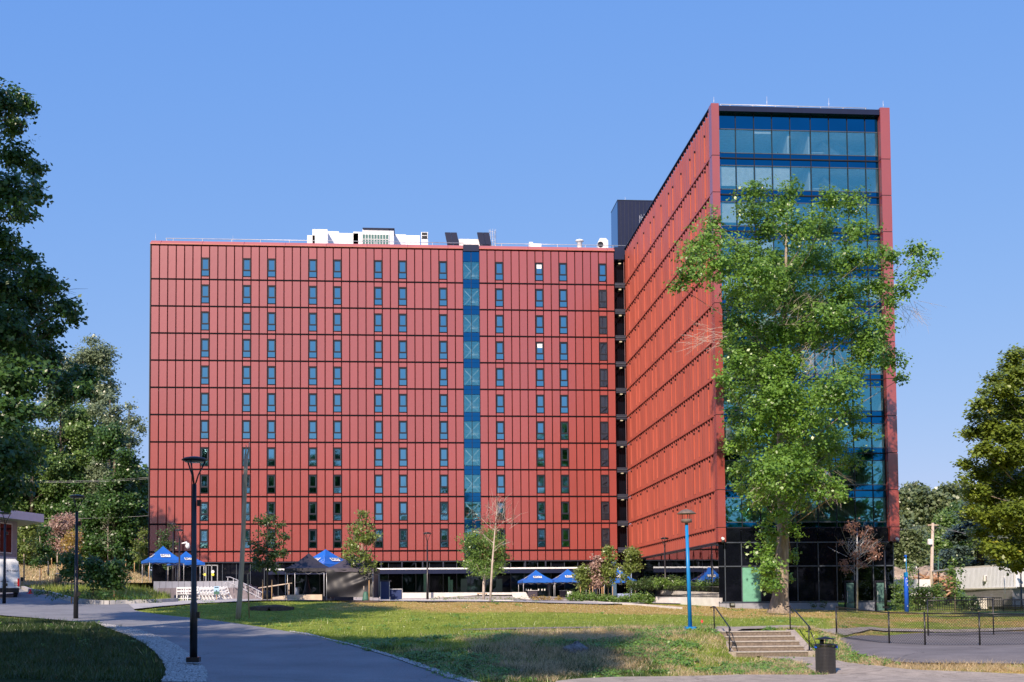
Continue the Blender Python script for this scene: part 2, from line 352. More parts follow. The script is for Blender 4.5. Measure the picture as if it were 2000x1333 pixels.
M['leafhedge'] = leafmat('leaf_hedge', (.02, .05, .012), (.08, .14, .03), None, .22)
M['leafpink'] = leafmat('leaf_pink', (.25, .15, .12), (.48, .34, .28), None, .25)
M['leafbrown'] = leafmat('leaf_brown', (.14, .075, .055), (.34, .18, .13), None, .2)
M['leaforange'] = leafmat('leaf_orange', (.16, .15, .03), (.45, .30, .07), None, .3)
M['grassg'] = leafmat('grass_green', (.11, .17, .02), (.32, .40, .07), (.48, .42, .2), .3, .88)
M['grasslush'] = leafmat('grass_lush', (.018, .042, .008), (.07, .12, .022), (.3, .28, .14), .2, .93)  # blade colour darkened to carry the deep shade of the mound
M['grassd'] = leafmat('grass_dry', (.36, .28, .14), (.62, .50, .30), (.14, .22, .05), .25, .85)
M['weed'] = leafmat('weed_leaf', (.06, .14, .02), (.20, .36, .06), (.6, .5, .05), .3, .985)
M['amber'] = mat('excavator_yellow', (.75, .33, .02), .5)
M['rubble'] = mat('rubble', (.34, .27, .21), .95, 0, .4, 1.5, bump=.1, bscale=4)
M['bench'] = mat('bench_wood', (.55, .33, .13), .6)
M['mossgreen'] = mat('door_glass', (.10, .19, .17), .1)
M['greenpane'] = mat('green_lit_pane', (.17, .42, .30), .15)  # green light in the wing base bay is put into the pane colour
M['casenavy'] = mat('navy_case', (.012, .03, .12), .5)
M['brick'] = mat('left_building_wall', (.33, .30, .31), .85)
M['skin'] = mat('skin', (.45, .28, .2), .5)
M['shirt'] = mat('shirt', (.3, .42, .6), .8)
M['jeans'] = mat('jeans', (.03, .04, .08), .8)
M['lampon'] = mat('ceiling_lamp', (.9, .8, .6), .5, emit=((1, .8, .5), .7))
M['treegreen'] = mat('watering_bag', (.05, .14, .10), .6)
M['yellowd'] = mat('yellow_disc', (.75, .7, .05), .5)
M['purplet'] = mat('table_cloth', (.05, .04, .06), .7)
M['glim'] = mat('lens_grey', (.25, .27, .25), .2)
# ------------------------------------------------------------------ ground
def smooth(a, b, x):
    t = np.clip((x-a)/(b-a), 0, 1); return t*t*(3-2*t)
def PX(X, Y): return 1000+FPX*np.tan(np.clip(np.arctan2(X, np.maximum(Y, 22))-YAW, -1.2, 1.2))
def fbm(X, Y, s, seed=0):
    r = np.random.default_rng(seed); out = np.zeros_like(X, float); a = 1
    for o in range(5):
        for _ in range(3):
            th = r.uniform(0, 6.28); ph = r.uniform(0, 6.28); f = s*2**o*r.uniform(.7, 1.3)
            out += a*np.sin((X*math.cos(th)+Y*math.sin(th))*f+ph+1.7*np.sin((X*math.sin(th)-Y*math.cos(th))*f*.6+ph*2))
        a *= .6
    return out/5
def dryness(X, Y):
    px = PX(X, Y); n = fbm(X, Y, .35, 3); n2 = fbm(X, Y, 1.3, 4)
    d = smooth(66, 72, Y+2.2*n)*(1-smooth(94, 99, Y))*smooth(560, 840, px+120*n)*.95*(1-smooth(1600, 1700, px))
    d = np.maximum(d, (1-smooth(46, 48.5, Y+.6*n))*smooth(33, 36, Y)*smooth(900, 1050, px+60*n)*(1-smooth(1640, 1660, px))*np.clip(.60+1.2*n+.5*n2, 0, 1))
    d = np.maximum(d, smooth(128, 138, Y)*(1-smooth(300, 420, px))*np.clip(.9+.4*n, 0, 1))
    d = np.maximum(d, smooth(1590, 1640, px)*(1-smooth(95, 100, Y))*np.clip(.35+1.1*n+.7*n2+.5*np.exp(-((Y-68)/4)**2), 0, 1))
    d = np.maximum(d, (Y < 46)*smooth(500, 700, px)*(1-smooth(900, 1050, px))*np.clip(.1+1.1*n2, 0, .7))
    return np.clip(d, 0, 1)
def shade_weight(X, Y):  # where tree shade is painted into the turf as a darker green
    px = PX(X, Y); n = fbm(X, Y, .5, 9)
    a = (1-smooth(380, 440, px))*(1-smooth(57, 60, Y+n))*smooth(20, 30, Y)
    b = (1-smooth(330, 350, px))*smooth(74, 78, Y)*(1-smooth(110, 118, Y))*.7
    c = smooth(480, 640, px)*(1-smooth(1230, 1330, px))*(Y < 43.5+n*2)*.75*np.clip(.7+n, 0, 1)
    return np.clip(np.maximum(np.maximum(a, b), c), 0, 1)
def ground_mat():
    m = bpy.data.materials.new('ground_turf'); m.use_nodes = True; n = m.node_tree; b = n.nodes['Principled BSDF']
    b.inputs['Roughness'].default_value = .95; b.inputs['Specular IOR Level'].default_value = .15
    tc = n.nodes.new('ShaderNodeTexCoord')
    def noise(sc, det=6):
        z = n.nodes.new('ShaderNodeTexNoise'); z.inputs['Scale'].default_value = sc; z.inputs['Detail'].default_value = det
        n.links.new(tc.outputs['Object'], z.inputs['Vector']); return z
    def ramp(src, a, b_, p0=.35, p1=.65):
        r = n.nodes.new('ShaderNodeValToRGB'); r.color_ramp.elements[0].color = (*a, 1); r.color_ramp.elements[1].color = (*b_, 1)
        r.color_ramp.elements[0].position = p0; r.color_ramp.elements[1].position = p1; n.links.new(src.outputs[0], r.inputs[0]); return r
    g = ramp(noise(1.1), (.19, .25, .035), (.33, .39, .06)); s = ramp(noise(2.3), (.42, .27, .075), (.56, .42, .14))
    at_ = n.nodes.new('ShaderNodeAttribute'); at_.attribute_name = 'dry'
    al = n.nodes.new('ShaderNodeAttribute'); al.attribute_name = 'lush'; gl = n.nodes.new('ShaderNodeMix'); gl.data_type = 'RGBA'; n.links.new(al.outputs['Fac'], gl.inputs[0]); n.links.new(g.outputs[0], gl.inputs[6]); gl.inputs[7].default_value = (.022, .045, .01, 1)  # masked ground takes a near-black green, shade put into its colour
    nz = noise(9, 8); ad = n.nodes.new('ShaderNodeMath'); ad.operation = 'MULTIPLY_ADD'; ad.inputs[1].default_value = .8; ad.inputs[2].default_value = -.4
    n.links.new(nz.outputs[0], ad.inputs[0]); a2 = n.nodes.new('ShaderNodeMath'); a2.operation = 'ADD'
    n.links.new(ad.outputs[0], a2.inputs[0]); n.links.new(at_.outputs['Fac'], a2.inputs[1])
    cl = n.nodes.new('ShaderNodeMapRange'); cl.inputs[1].default_value = .25; cl.inputs[2].default_value = .75; n.links.new(a2.outputs[0], cl.inputs[0])
    mx = n.nodes.new('ShaderNodeMix'); mx.data_type = 'RGBA'; n.links.new(cl.outputs[0], mx.inputs[0]); n.links.new(gl.outputs[2], mx.inputs[6]); n.links.new(s.outputs[0], mx.inputs[7])
    # fine clump mottling
    fz = noise(14, 8); fr = ramp(fz, (.38, .38, .38), (1.3, 1.3, 1.3), .34, .66)
    m2 = n.nodes.new('ShaderNodeMix'); m2.data_type = 'RGBA'; m2.blend_type = 'MULTIPLY'; m2.inputs[0].default_value = 1
    n.links.new(mx.outputs[2], m2.inputs[6]); n.links.new(fr.outputs[0], m2.inputs[7]); n.links.new(m2.outputs[2], b.inputs['Base Color'])
    bp = n.nodes.new('ShaderNodeBump'); bp.inputs['Distance'].default_value = .06; n.links.new(fz.outputs[0], bp.inputs['Height']); n.links.new(bp.outputs[0], b.inputs['Normal'])
    return m
M['turf'] = ground_mat()
ys = np.concatenate([np.arange(-120, 20, 8), np.arange(20, 34, 1.5), np.arange(34, 52, .3), np.arange(52, 100, .8), np.arange(100, 180, 3), np.arange(180, 300, 12), [340, 420, 600, 900, 1400, 2000]])
xr = np.concatenate([[-1500, -800, -400, -250], np.arange(-180, -60, 8), np.arange(-60, -24, 1.2), np.arange(-24, 34, .35), np.arange(34, 70, 1.2), np.arange(70, 180, 8), [250, 400, 800, 1500]])
GX, GY = np.meshgrid(xr, ys); gz = H(GX.ravel(), GY.ravel()).reshape(GX.shape)
bumpy = .05*fbm(GX, GY, .9, 11)*(GY > 20)*(GY < 100)
gz = gz+bumpy-.03
nV = np.stack([GX, GY, gz], -1).reshape(-1, 3); nx = len(xr)
ii = (np.arange(len(ys)-1)[:, None]*nx+np.arange(nx-1)[None]).ravel()
gF = np.stack([ii, ii+1, ii+nx+1, ii+nx], 1)
ground = npmesh('ground', nV, gF, M['turf'], None, {'dry': ('POINT', dryness(GX.ravel(), GY.ravel())), 'lush': ('POINT', shade_weight(GX.ravel(), GY.ravel()))}, smooth=True)
tag(ground, kind='structure')

def drape(name, pts, m, off=.03, step=.8, kind='structure', parent=None, skirt=0):
    """polygon of ground points laid over the terrain"""
    bm = bmesh.new(); vs = [bm.verts.new((p[0], p[1], 0)) for p in pts]; bm.faces.new(vs)
    x0 = min(p[0] for p in pts); x1 = max(p[0] for p in pts); y0 = min(p[1] for p in pts); y1 = max(p[1] for p in pts)
    for ax, a, b_ in ((0, x0, x1), (1, y0, y1)):
        t = a+step
        while t < b_:
            co = (t, 0, 0) if ax == 0 else (0, t, 0); no = (1, 0, 0) if ax == 0 else (0, 1, 0)
            bmesh.ops.bisect_plane(bm, geom=bm.verts[:]+bm.edges[:]+bm.faces[:], plane_co=co, plane_no=no, dist=1e-4); t += step
    bmesh.ops.triangulate(bm, faces=bm.faces[:])
    X = np.array([v.co.x for v in bm.verts]); Y = np.array([v.co.y for v in bm.verts]); Z = H(X, Y)+off
    for v, z in zip(bm.verts, Z): v.co.z = z
    bmesh.ops.recalc_face_normals(bm, faces=bm.faces[:])
    if sum(f.normal.z for f in bm.faces) < 0: bmesh.ops.reverse_faces(bm, faces=bm.faces[:])
    me = bpy.data.meshes.new(name); bm.to_mesh(me); bm.free(); me.materials.append(m)
    for p in me.polygons: p.use_smooth = True
    o = link_mesh(name, me, parent); return tag(o, kind=kind)
def smoothline(pts, n=6):
    out = []; P = [Vector((p[0], p[1])) for p in pts]
    for i in range(len(P)-1):
        p0 = P[max(i-1, 0)]; p1 = P[i]; p2 = P[i+1]; p3 = P[min(i+2, len(P)-1)]
        for k in range(n):
            t = k/n
            out.append(.5*((2*p1)+(p2-p0)*t+(2*p0-5*p1+4*p2-p3)*t*t+(3*p1-p0-3*p2+p3)*t**3))
    out.append(P[-1]); return out
def gpoly(*lines):
    out = []
    for ln, sm in lines:
        w = [G(*p) for p in ln]; out += smoothline(w, 4) if sm else [Vector((p.x, p.y)) for p in w]
    return out
R_right = [(1060, 1420), (980, 1365), (890, 1331), (800, 1299), (740, 1279), (680, 1262), (620, 1247), (560, 1235), (480, 1222), (400, 1211), (330, 1204), (280, 1197), (262, 1192), (300, 1188), (350, 1183), (372, 1179)]
curbline = [(345, 1177), (300, 1179.5), (244, 1181), (205, 1182), (172, 1180), (110, 1167), (62, 1158), (45, 1152)]
R_left = [(-40, 1196), (0, 1203), (60, 1208), (120, 1213), (200, 1221), (250, 1229), (300, 1243), (345, 1264), (378, 1288), (402, 1312), (400, 1340), (370, 1400), (330, 1450)]
roadpoly = gpoly((R_right, 1), (curbline, 0))+[Vector((gp(20, 100).x, 100)), Vector((gp(-160, 100).x, 100)), Vector((gp(-160, 72).x, 72))]+gpoly((R_left, 1))
road = drape('road', roadpoly, M['asphalt'], .035)
drape('gravel_border', gpoly(([(190, 1220), (250, 1229), (300, 1243), (345, 1264), (378, 1288), (402, 1312), (400, 1340), (370, 1400)], 1), ([(290, 1400), (312, 1345), (324, 1310), (302, 1276), (262, 1249), (215, 1231)], 1)), M['gravelbase'], .05, .4)
drape('gravel_strip', gpoly(([(1060, 1420), (980, 1365), (890, 1331), (800, 1299), (740, 1279), (680, 1262), (620, 1247), (560, 1235)], 1), ([(600, 1240), (690, 1262), (760, 1281), (820, 1300), (915, 1331), (1010, 1365), (1100, 1420)], 1)), M['gravelbase'], .05, .4)
drape('worn_track', gpoly(([(900, 1234), (1000, 1231.5), (1120, 1229.5), (1250, 1228.5)], 1), ([(1250, 1226.8), (1120, 1227), (1000, 1228.5), (905, 1231)], 1)), M['gravelbase'], .05, .5)
drape('pavement', gpoly(([(1085, 1334), (1130, 1329), (1200, 1326), (1400, 1323), (1594, 1321.5), (1800, 1327), (2080, 1331)], 0), ([(2080, 1420), (1085, 1420)], 0)), M['patht'], .05, .5)
drape('path', gpoly(([(1440, 1283), (1480, 1284), (1532, 1291), (1570, 1300), (1594, 1320), (1700, 1326), (2080, 1330)], 0), ([(2080, 1323.5), (1900, 1316), (1740, 1307), (1640, 1294), (1588, 1286)], 1)), M['patht'], .045, .4)
drape('upper_path', gpoly(([(1395, 1236), (1450, 1234.5), (1600, 1233), (1700, 1231), (2080, 1229)], 0), ([(2080, 1224), (1700, 1226), (1630, 1229), (1590, 1228), (1540, 1223), (1395, 1226)], 0)), M['patht'], .04, .6)
drape('sports_court', gpoly(([(1634, 1249), (1645, 1255), (1672, 1278), (1727, 1291), (1805, 1298), (2000, 1300), (2200, 1300)], 1), ([(2200, 1233), (2000, 1234.5), (1837, 1237.5), (1740, 1242.5), (1655, 1245)], 1)), M['court'], .035, .33)
drape('plaza', [gp(470, 80), gp(760, 80), gp(1180, 88), gp(1260, 98), Vector((23.5, 102, 0)), Vector((23.5, 136, 0)), gp(430, 136), gp(445, 92)], M['conc'], .05, 2)
drape('side_path', gpoly(([(262, 1192), (300, 1188), (372, 1181), (520, 1174.5), (620, 1174.5)], 0), ([(620, 1172), (480, 1171), (345, 1176), (300, 1179), (250, 1182)], 0)), M['conc'], .06, .8)
# kerbs
def kerb(name, line, w=.16, hh=.12, m='conc_w', n=4, label=None):
    P = smoothline([G(*p) for p in line], n); mb = MB(); prev = None; t = 0
    for a, b_ in zip(P[:-1], P[1:]):
        d = (b_-a).normalized(); nrm = Vector((-d.y, d.x))*w/2
        q = [a+nrm, a-nrm, b_-nrm, b_+nrm]; za, zb = h(a.x, a.y), h(b_.x, b_.y)
        zs = [za, za, zb, zb]; k = len(mb.v)
        mb.v += [(c.x, c.y, z-.15) for c, z in zip(q, zs)]+[(c.x, c.y, z+hh) for c, z in zip(q, zs)]
        mb.f += [(k+4, k+5, k+6, k+7), (k, k+4, k+7, k+3), (k+1, k+2, k+6, k+5), (k, k+1, k+5, k+4), (k+2, k+3, k+7, k+6)]; mb.sm += [0]*5
    return mb.build(name, M[m], kind='structure')
kerb('kerb', curbline, .25, .28, 'conc')
kerb('lawn_kerb', [(745, 1172.5), (860, 1173.5), (1000, 1175), (1120, 1175.5), (1170, 1178), (1240, 1182), (1330, 1189)], .22, .10)
# ------------------------------------------------------------------ the residence building
L0, PW = -28.26, 0.9013; Y0 = 136.14; Z0 = 5.8716; SH = 3.0
TOPM = Z0+30+3.85
bld = thing('residence_building', 'long red metal-clad student residence with a tall glazed end wing on the right', 'building', (0, Y0, Z0-6))
XR = L0+57*PW
# body
M['stripglass'] = mat('strip_spandrel', (.02, .16, .33), .04, 1, .05, .4, bump=.002, bscale=.4)
SXA, SXB = L0+38*PW, L0+40*PW
MB().box(L0+.05, SXA, Y0+.25, Y0+16, Z0-1.2, TOPM-.1).box(SXB, XR, Y0+.25, Y0+16, Z0-1.2, TOPM-.1).box(SXA, SXB, Y0+3.2, Y0+16, Z0-1.2, TOPM-.1).build('wall', M['dark'], bld)
MB().box(L0+.1, XR, Y0+5, Y0+16, .5, Z0-1.21).build('ground_floor_wall', M['dark'], bld)
MB().box(L0+.1, XR-.1, Y0+.6, Y0+15.8, TOPM-.09, TOPM-.02).build('roof', M['greym'], bld)
# cap
cap = MB()
for a, b_ in ((L0-.1, L0+38*PW), (L0+40*PW, XR+.02)):
    cap.extrude([(a, Y0-.12, TOPM+.1), (a, Y0+.55, TOPM+.55), (a, Y0+1.2, TOPM+.55), (a, Y0+1.2, TOPM), (a, Y0-.12, TOPM)][::-1], (b_-a, 0, 0))
cap.build('parapet_cap', M['redcap'], bld)
cs = MB()
for i in range(0, 57, 5):
    if 37 < i < 41: continue
    x = L0+i*PW+1; cs.extrude([(x, Y0-.135, TOPM+.1), (x, Y0+.53, TOPM+.57), (x, Y0+.53, TOPM+.50), (x, Y0-.135, TOPM+.03)][::-1], (.05, 0, 0))
cs.build('cap_seam', M['red'], bld, kind='stuff')
wins = [6, 11, 14, 19, 22, 27, 30, 35, 42, 47, 50, 55]
def tray(w, z0, z1, name):       # folded metal tray with returned edges
    mb = MB(); t = .09; e = .035
    a = [(-w/2, 0, z0), (w/2, 0, z0), (w/2, 0, z1), (-w/2, 0, z1)]
    i_ = [(-w/2+e, -t, z0+e), (w/2-e, -t, z0+e), (w/2-e, -t, z1-e), (-w/2+e, -t, z1-e)]
    mb.v = a+i_; mb.f = [(4, 5, 6, 7), (0, 1, 5, 4), (1, 2, 6, 5), (2, 3, 7, 6), (3, 0, 4, 7)]; mb.sm = [0]*5
    return mb.mesh(name, M['red'])
GAP, HG = .055, .06
wp = PW-GAP
me_std = tray(wp, HG, SH-HG, 'cladding_panel'); me_top = tray(wp, HG, 3.85-.12, 'cladding_panel_top')
me_wlo = tray(wp, HG, .36, 'cladding_panel_low'); me_whi = tray(wp, 2.42, SH-HG, 'cladding_panel_high'); me_wth = tray(wp, 2.42, 3.73, 'cladding_panel_tophigh')
me_bot = tray(wp, -1.13, -HG, 'cladding_panel_bottom')
bl = worg(bld); npan = 0; rest = MB()
def addmesh(mb, me, loc):
    n = len(mb.v)
    for v in me.vertices: mb.v.append((v.co.x+loc[0], v.co.y+loc[1], v.co.z+loc[2]))
    for p in me.polygons: mb.f.append(tuple(n+i for i in p.vertices)); mb.sm.append(0)
def put(me, x, z, force=False):
    global npan
    loc = Vector((x, Y0+.12, z))
    if npan < 300 or force:
        npan += 1; link_mesh('cladding_panel', me, bld, loc-bl)
    else: addmesh(rest, me, loc)
full = []; small = []
for i in range(57):
    if i in (38, 39): continue
    x = L0+(i+.5)*PW
    for k in range(11):
        z = Z0+k*SH
        if i in wins:
            small.append((me_wlo, x, z)); small.append((me_wth if k == 10 else me_whi, x, z))
        else: full.append((me_top if k == 10 else me_std, x, z))
    small.append((me_bot, x, Z0))
full.sort(key=lambda t: -t[2])
for t in full+small: put(*t)
rest.build('cladding_panel_field', M['red'], bld, kind='stuff')
# storey joints: a thin dark rail at each floor
for k in range(0, 11):
    z = Z0+k*SH
    for a, b_ in ((L0, L0+38*PW), (L0+40*PW, XR)):
        MB().box(a, b_, Y0-.03, Y0+.13, z-.045, z+.03).build('storey_rail', M['rail'], bld)
MB().box(L0, XR, Y0-.04, Y0+.3, Z0-1.22, Z0-1.13).build('base_rail', M['darkmetal'], bld)
MB().box(L0-.12, L0-.02, Y0-.02, Y0+16, Z0-1.2, TOPM+.1).build('corner_trim', M['dark'], bld)
MB().box(L0-.015, L0+.06, Y0+.3, Y0+16, Z0-1.2, TOPM).build('end_wall', M['red2'], bld)
# windows
wf = MB()
x0, x1, z0, z1 = -wp/2-.01, wp/2+.01, .38, 2.40
for b_ in ((x0, x0+.07, z0, z1), (x1-.07, x1, z0, z1), (x0+.07, x1-.07, z1-.12, z1), (x0+.07, x1-.07, z0, z0+.05), (x0+.07, x1-.07, 1.0, 1.12)):
    wf.box(b_[0], b_[1], -.16, .1, b_[2], b_[3])
wf_me = wf.mesh('window', M['frame'])
sash = MB()
for b_ in ((x0+.07, x0+.15, 1.12, z1-.12), (x1-.15, x1-.07, 1.12, z1-.12), (x0+.15, x1-.15, z1-.17, z1-.12), (x0+.15, x1-.15, 1.12, 1.17)):
    sash.box(b_[0], b_[1], -.11, -.06, b_[2], b_[3])
sash_me = sash.mesh('sash', M['darkmetal'])
pu = MB().box(x0+.15, x1-.15, -.07, -.05, 1.17, z1-.17).mesh('pane', M['winglass'])
pl = MB().box(x0+.07, x1-.07, -.10, -.08, z0+.05, 1.0).mesh('pane', M['winglass'])
bl_u = MB().box(x0+.16, x1-.16, -.085, -.072, 1.75, 2.2).mesh('blind', M['blind'])
for i in wins:
    for k in range(11):
        w = link_mesh('window', wf_me, bld, Vector((L0+(i+.5)*PW, Y0+.12, Z0+k*SH))-bl)
        link_mesh('sash', sash_me, w)
        for me in (pu, pl):
            p = link_mesh('pane', me, w); p.rotation_euler = (random.uniform(-.006, .012), 0, random.uniform(-.012, .012))
        if (i, k) in ((47, 10), (47, 7), (42, 8)): link_mesh('blind', bl_u, w)
# stair strip between the two halves
sx0, sx1 = L0+38*PW+.02, L0+40*PW-.02; xm = (sx0+sx1)/2
MB().box(sx0, sx1, Y0+3, Y0+3.1, 1, TOPM).build('stair_back_wall', M['inwall'], bld)
MB().box(sx0-.06, sx0, Y0+.05, Y0+.26, Z0-1.2, TOPM+.1).box(sx1, sx1+.06, Y0+.05, Y0+.26, Z0-1.2, TOPM+.1).box(xm-.03, xm+.03, Y0+.08, Y0+.2, Z0-1.2, TOPM).build('mullion', M['frame'], bld)
MB().box(sx0, sx1, Y0-.05, Y0+.8, TOPM-.25, TOPM+.5).build('strip_coping', M['navy'], bld)
for k in range(-1, 11):
    z = Z0+k*SH
    top = SH if k < 10 else 3.6
    for a, b_ in ((sx0, xm-.03), (xm+.03, sx1)):
        if k >= 0: MB().box(a, b_, Y0+.12, Y0+.15, z+.02, z+.42).build('spandrel_pane', M['stripglass'], bld)
        MB().box(a, b_, Y0+.12, Y0+.15, z+2.45, z+top).build('spandrel_pane', M['stripglass'], bld)
        MB().box(a, b_, Y0+.12, Y0+.14, z+.47, z+2.41).build('glass_pane', M['glass'] if k > -1 else M['baseglass'], bld)
    if k >= 0:
        mb = MB()
        for s in (1, -1):
            ax = xm-.85*s; mb.tube((ax, Y0+.5, z+.5), (xm+.85*s, Y0+.5, z+2.35), .055, .055, 6)
        mb.build('cross_brace', M['whitem'], bld)
        fl = MB().box(xm-.1, sx1, Y0+1.4, Y0+2.8, z+1.1, z+1.3).box(sx0, xm, Y0+1.4, Y0+2.8, z+1.5, z+1.62)
        fl.build('stair_landing', M['white'], bld)
        rl = MB()
        for q in range(12): rl.box(sx0+.1+q*.14, sx0+.125+q*.14, Y0+1.3, Y0+1.33, z+1.3, z+2.2)
        rl.box(sx0+.1, sx1-.1, Y0+1.28, Y0+1.33, z+2.2, z+2.24)
        rl.build('balustrade', M['whitem'], bld)
        MB().box(sx0, sx1, Y0+.3, Y0+3, z-.12, z+.12).build('floor_slab', M['ceil'], bld)
# ground floor of the long wing: dark glazing, clerestory, canopy
gz0 = .7; ZB = Z0-1.22
npn = 34; gx = [L0+.3+(XR-L0-.3)*i/npn for i in range(npn+1)]
MB().box(L0+.3, XR, Y0+4.5, Y0+4.6, gz0, ZB).build('lobby_back_wall', M['inwall'], bld)
MB().box(L0+.3, XR, Y0+.5, Y0+4.5, 3.9, 4.0).build('lobby_ceiling', M['dark'], bld)
MB().box(L0+.3, XR, Y0+.5, Y0+4.5, gz0-.1, gz0+.05).build('lobby_floor', M['carpet'], bld)
xcan = at(520, 1115, 131).x
for i in range(npn):
    a, b_ = gx[i]+.03, gx[i+1]-.03
    MB().box(a, b_, Y0+.3, Y0+.33, gz0, ZB).build('glass_pane', M['blackglass'] if (a < xcan or random.random() < .25) else M['baseglass'], bld)
    MB().box(gx[i]-.03, gx[i]+.03, Y0+.2, Y0+.36, gz0, ZB).build('mullion', M['mull'], bld)
can = thing('entrance_canopy', 'long thin flat canopy with white edge under the red facade', 'canopy', (0, 131, 3.5))
cy = 131; czt = atz(900, 0, 131); zc = at(800, 1111, 131).z
MB().box(xcan, 23.3, cy, Y0+.2, zc-.28, zc-.03).build('soffit', M['darkmetal'], can)
MB().box(xcan-.02, 23.3, cy-.1, cy, zc-.10, zc+.06).build('edge_strip', M['whitem'], can)
MB().box(xcan, 23.3, cy-.04, cy+.04, zc-.55, zc-.13).build('fascia', M['navy'], can)
for i in range(14):
    x = xcan+1+i*2.2
    MB().box(x-.07, x+.07, cy+.6, cy+.75, zc, ZB-.1).build('hanger', M['darkmetal'], can)
# green room / columns / doors on ground level
for px, w, z0_, z1_, mt in ((882, 5, 1158, 1133, 'greenpane'), (877, 3, 1158, 1127, 'greenpane'), (906, 12, 1156, 1131, 'mossgreen'), (975, 12, 1156, 1131, 'mossgreen'), (832, 9, 1160, 1120, 'greenpane')):
    a = at(px-w/2, z0_, Y0+.25); b_ = at(px+w/2, z1_, Y0+.25)
    MB().box(a.x, b_.x, Y0+.16, Y0+.19, max(a.z, gz0), b_.z).build('door' if mt == 'mossgreen' else 'tinted_panel', M[mt], bld)
d = MB(); a = at(391, 1137, Y0+.2); b_ = at(425, 1104, Y0+.2)
for x in np.linspace(a.x, b_.x, 4): d.box(x-.05, x+.05, Y0+.1, Y0+.3, 1.9, b_.z)
d.box(a.x, b_.x, Y0+.1, Y0+.3, b_.z-.08, b_.z+.02)
do = d.build('door_frame', M['greym'], bld)
for px in (399.5, 415.5):
    c = at(px, 1122.5, Y0+.05); MB().tube((c.x, Y0+.08, c.z), (c.x, Y0+.1, c.z), .16, .16, 14).build('safety_disc', M['yellowd'], bld)
c = at(415.5, 1117, Y0+.05); MB().tube((c.x, Y0+.08, c.z), (c.x, Y0+.1, c.z), .17, .17, 14).build('safety_disc', M['whitem'], bld)
# recess between wings
XS = 24.287
MB().box(XR+.02, XS+.4, Y0+1.2, Y0+1.3, 1, TOPM).build('recess_back_wall', M['blackglass'], bld)
for k in range(0, 11):
    z = Z0+k*SH
    MB().box(XR+.05, XS+.2, Y0+.1, Y0+1.2, z-.28, z+.28).build('recess_slab', M['darkmetal'], bld)
    MB().box(XR+.02, XS, Y0+.02, Y0+.1, z-.03, z+.03).build('recess_rail', M['mull'], bld)
    MB().box(XS-.12, XS-.08, Y0+.03, Y0+.08, z+.3, z+2.6).build('recess_mullion', M['mull'], bld)
    MB().tube((XR+.75, Y0+.8, z+2.66), (XR+.75, Y0+.8, z+2.72), .16, .16, 10).build('ceiling_light', M['lampon'], bld)
MB().box(XR+.02, XS, Y0+.02, Y0+.9, TOPM-.9, TOPM+.5).build('recess_coping', M['navy'], bld)
# ------------------------------------------------------------------ end wing
YF = 95.63; XE = 39.091; YE = 136.5; TW = Z0+30+4.15
XI0 = XS+.62; XI1 = XE-.82
MB().box(XS+.42, XS+.5, YF+.4, YE, Z0-1.2, TW-.1).build('wing_wall', M['dark'], bld)
MB().box(XE-.1, XE-.02, YF+.5, YE, Z0-1.2, TW-.1).build('wing_wall', M['red2'], bld)
MB().box(XS+.5, XE-.1, YF+6, YF+6.2, Z0-1.2, TW-.1).build('wing_wall', M['inwall'], bld)
MB().box(XS+.3, XE-.1, YF+.5, YE, TW-.4, TW-.1).build('wing_roof', M['greym'], bld)
# folded side cladding
PER, AMP, NSEG = .9, .105, 9
seg = (YE-YF-.9)/NSEG; nf = 5
def folded(z0, z1, name, jit):
    mb = MB(); pts = []
    for q in range(nf):
        y = q*seg/nf; pk = .62
        pts += [(AMP, y), (0.0+jit[q]*.5, y+seg/nf*(1-pk))]
    pts.append((AMP, seg-.0))
    for (a, ya), (b_, yb) in zip(pts[:-1], pts[1:]):
        ta = z1-(.24 if a >= AMP-.001 else 0); tb2 = z1-(.24 if b_ >= AMP-.001 else 0)
        mb.quad((a, ya, z0), (a, ya, ta), (b_, yb, tb2), (b_, yb, z0))
    return mb.mesh(name, M['red2'])
fold_me = [[folded(.04, (3.0 if t else 4.0)-.035, 'corrugated_panel', [random.choice((0, .0, .03, .05)) for _ in range(nf)]) for _ in range(3)] for t in (0, 1)]
fold_b = folded(-1.12, -.035, 'corrugated_panel', [0]*nf)
hood_me = MB().prism([(-.01, 0), (.1, .0), (.1, .14)], .35, 2.45).mesh('window_hood', M['red2'])
notch_me = MB().prism([(-.03, .0), (.1, .0), (.1, .22)], 2.46, 2.66).mesh('hood_notch', M['rail'])
for k in range(-1, 11):
    z = Z0+k*SH if k >= 0 else Z0
    for s in range(NSEG):
        y = YF+.9+s*seg
        me = fold_b if k < 0 else random.choice(fold_me[0 if k == 10 else 1])
        link_mesh('corrugated_panel', me, bld, Vector((XS+.02, y, z))-bl)
        if k >= 0 and s in (0, 1, 2, 3, 4, 5, 6, 7, 8):
            for dy in ((.9, 2.7) if s % 2 else (1.8,)):
                hd_ = link_mesh('window_hood', hood_me, bld, Vector((XS+.03, y+dy, z))-bl); link_mesh('hood_notch', notch_me, hd_)
for k in range(0, 12):
    z = Z0+k*SH if k < 11 else TW+.02
    MB().box(XS-.015, XS+.3, YF+.9, YE, z-.03, z+.04).build('ledge', M['red2'] if k < 11 else M['navy'], bld)
MB().box(XS-.02, XS+.3, YF+.9, YE, Z0-1.2, Z0-1.12).build('ledge', M['darkmetal'], bld)
MB().box(XS-.02, XS+.02, YE-.0, YE+.25, Z0-1.2, TW).build('side_end_trim', M['red2'], bld)
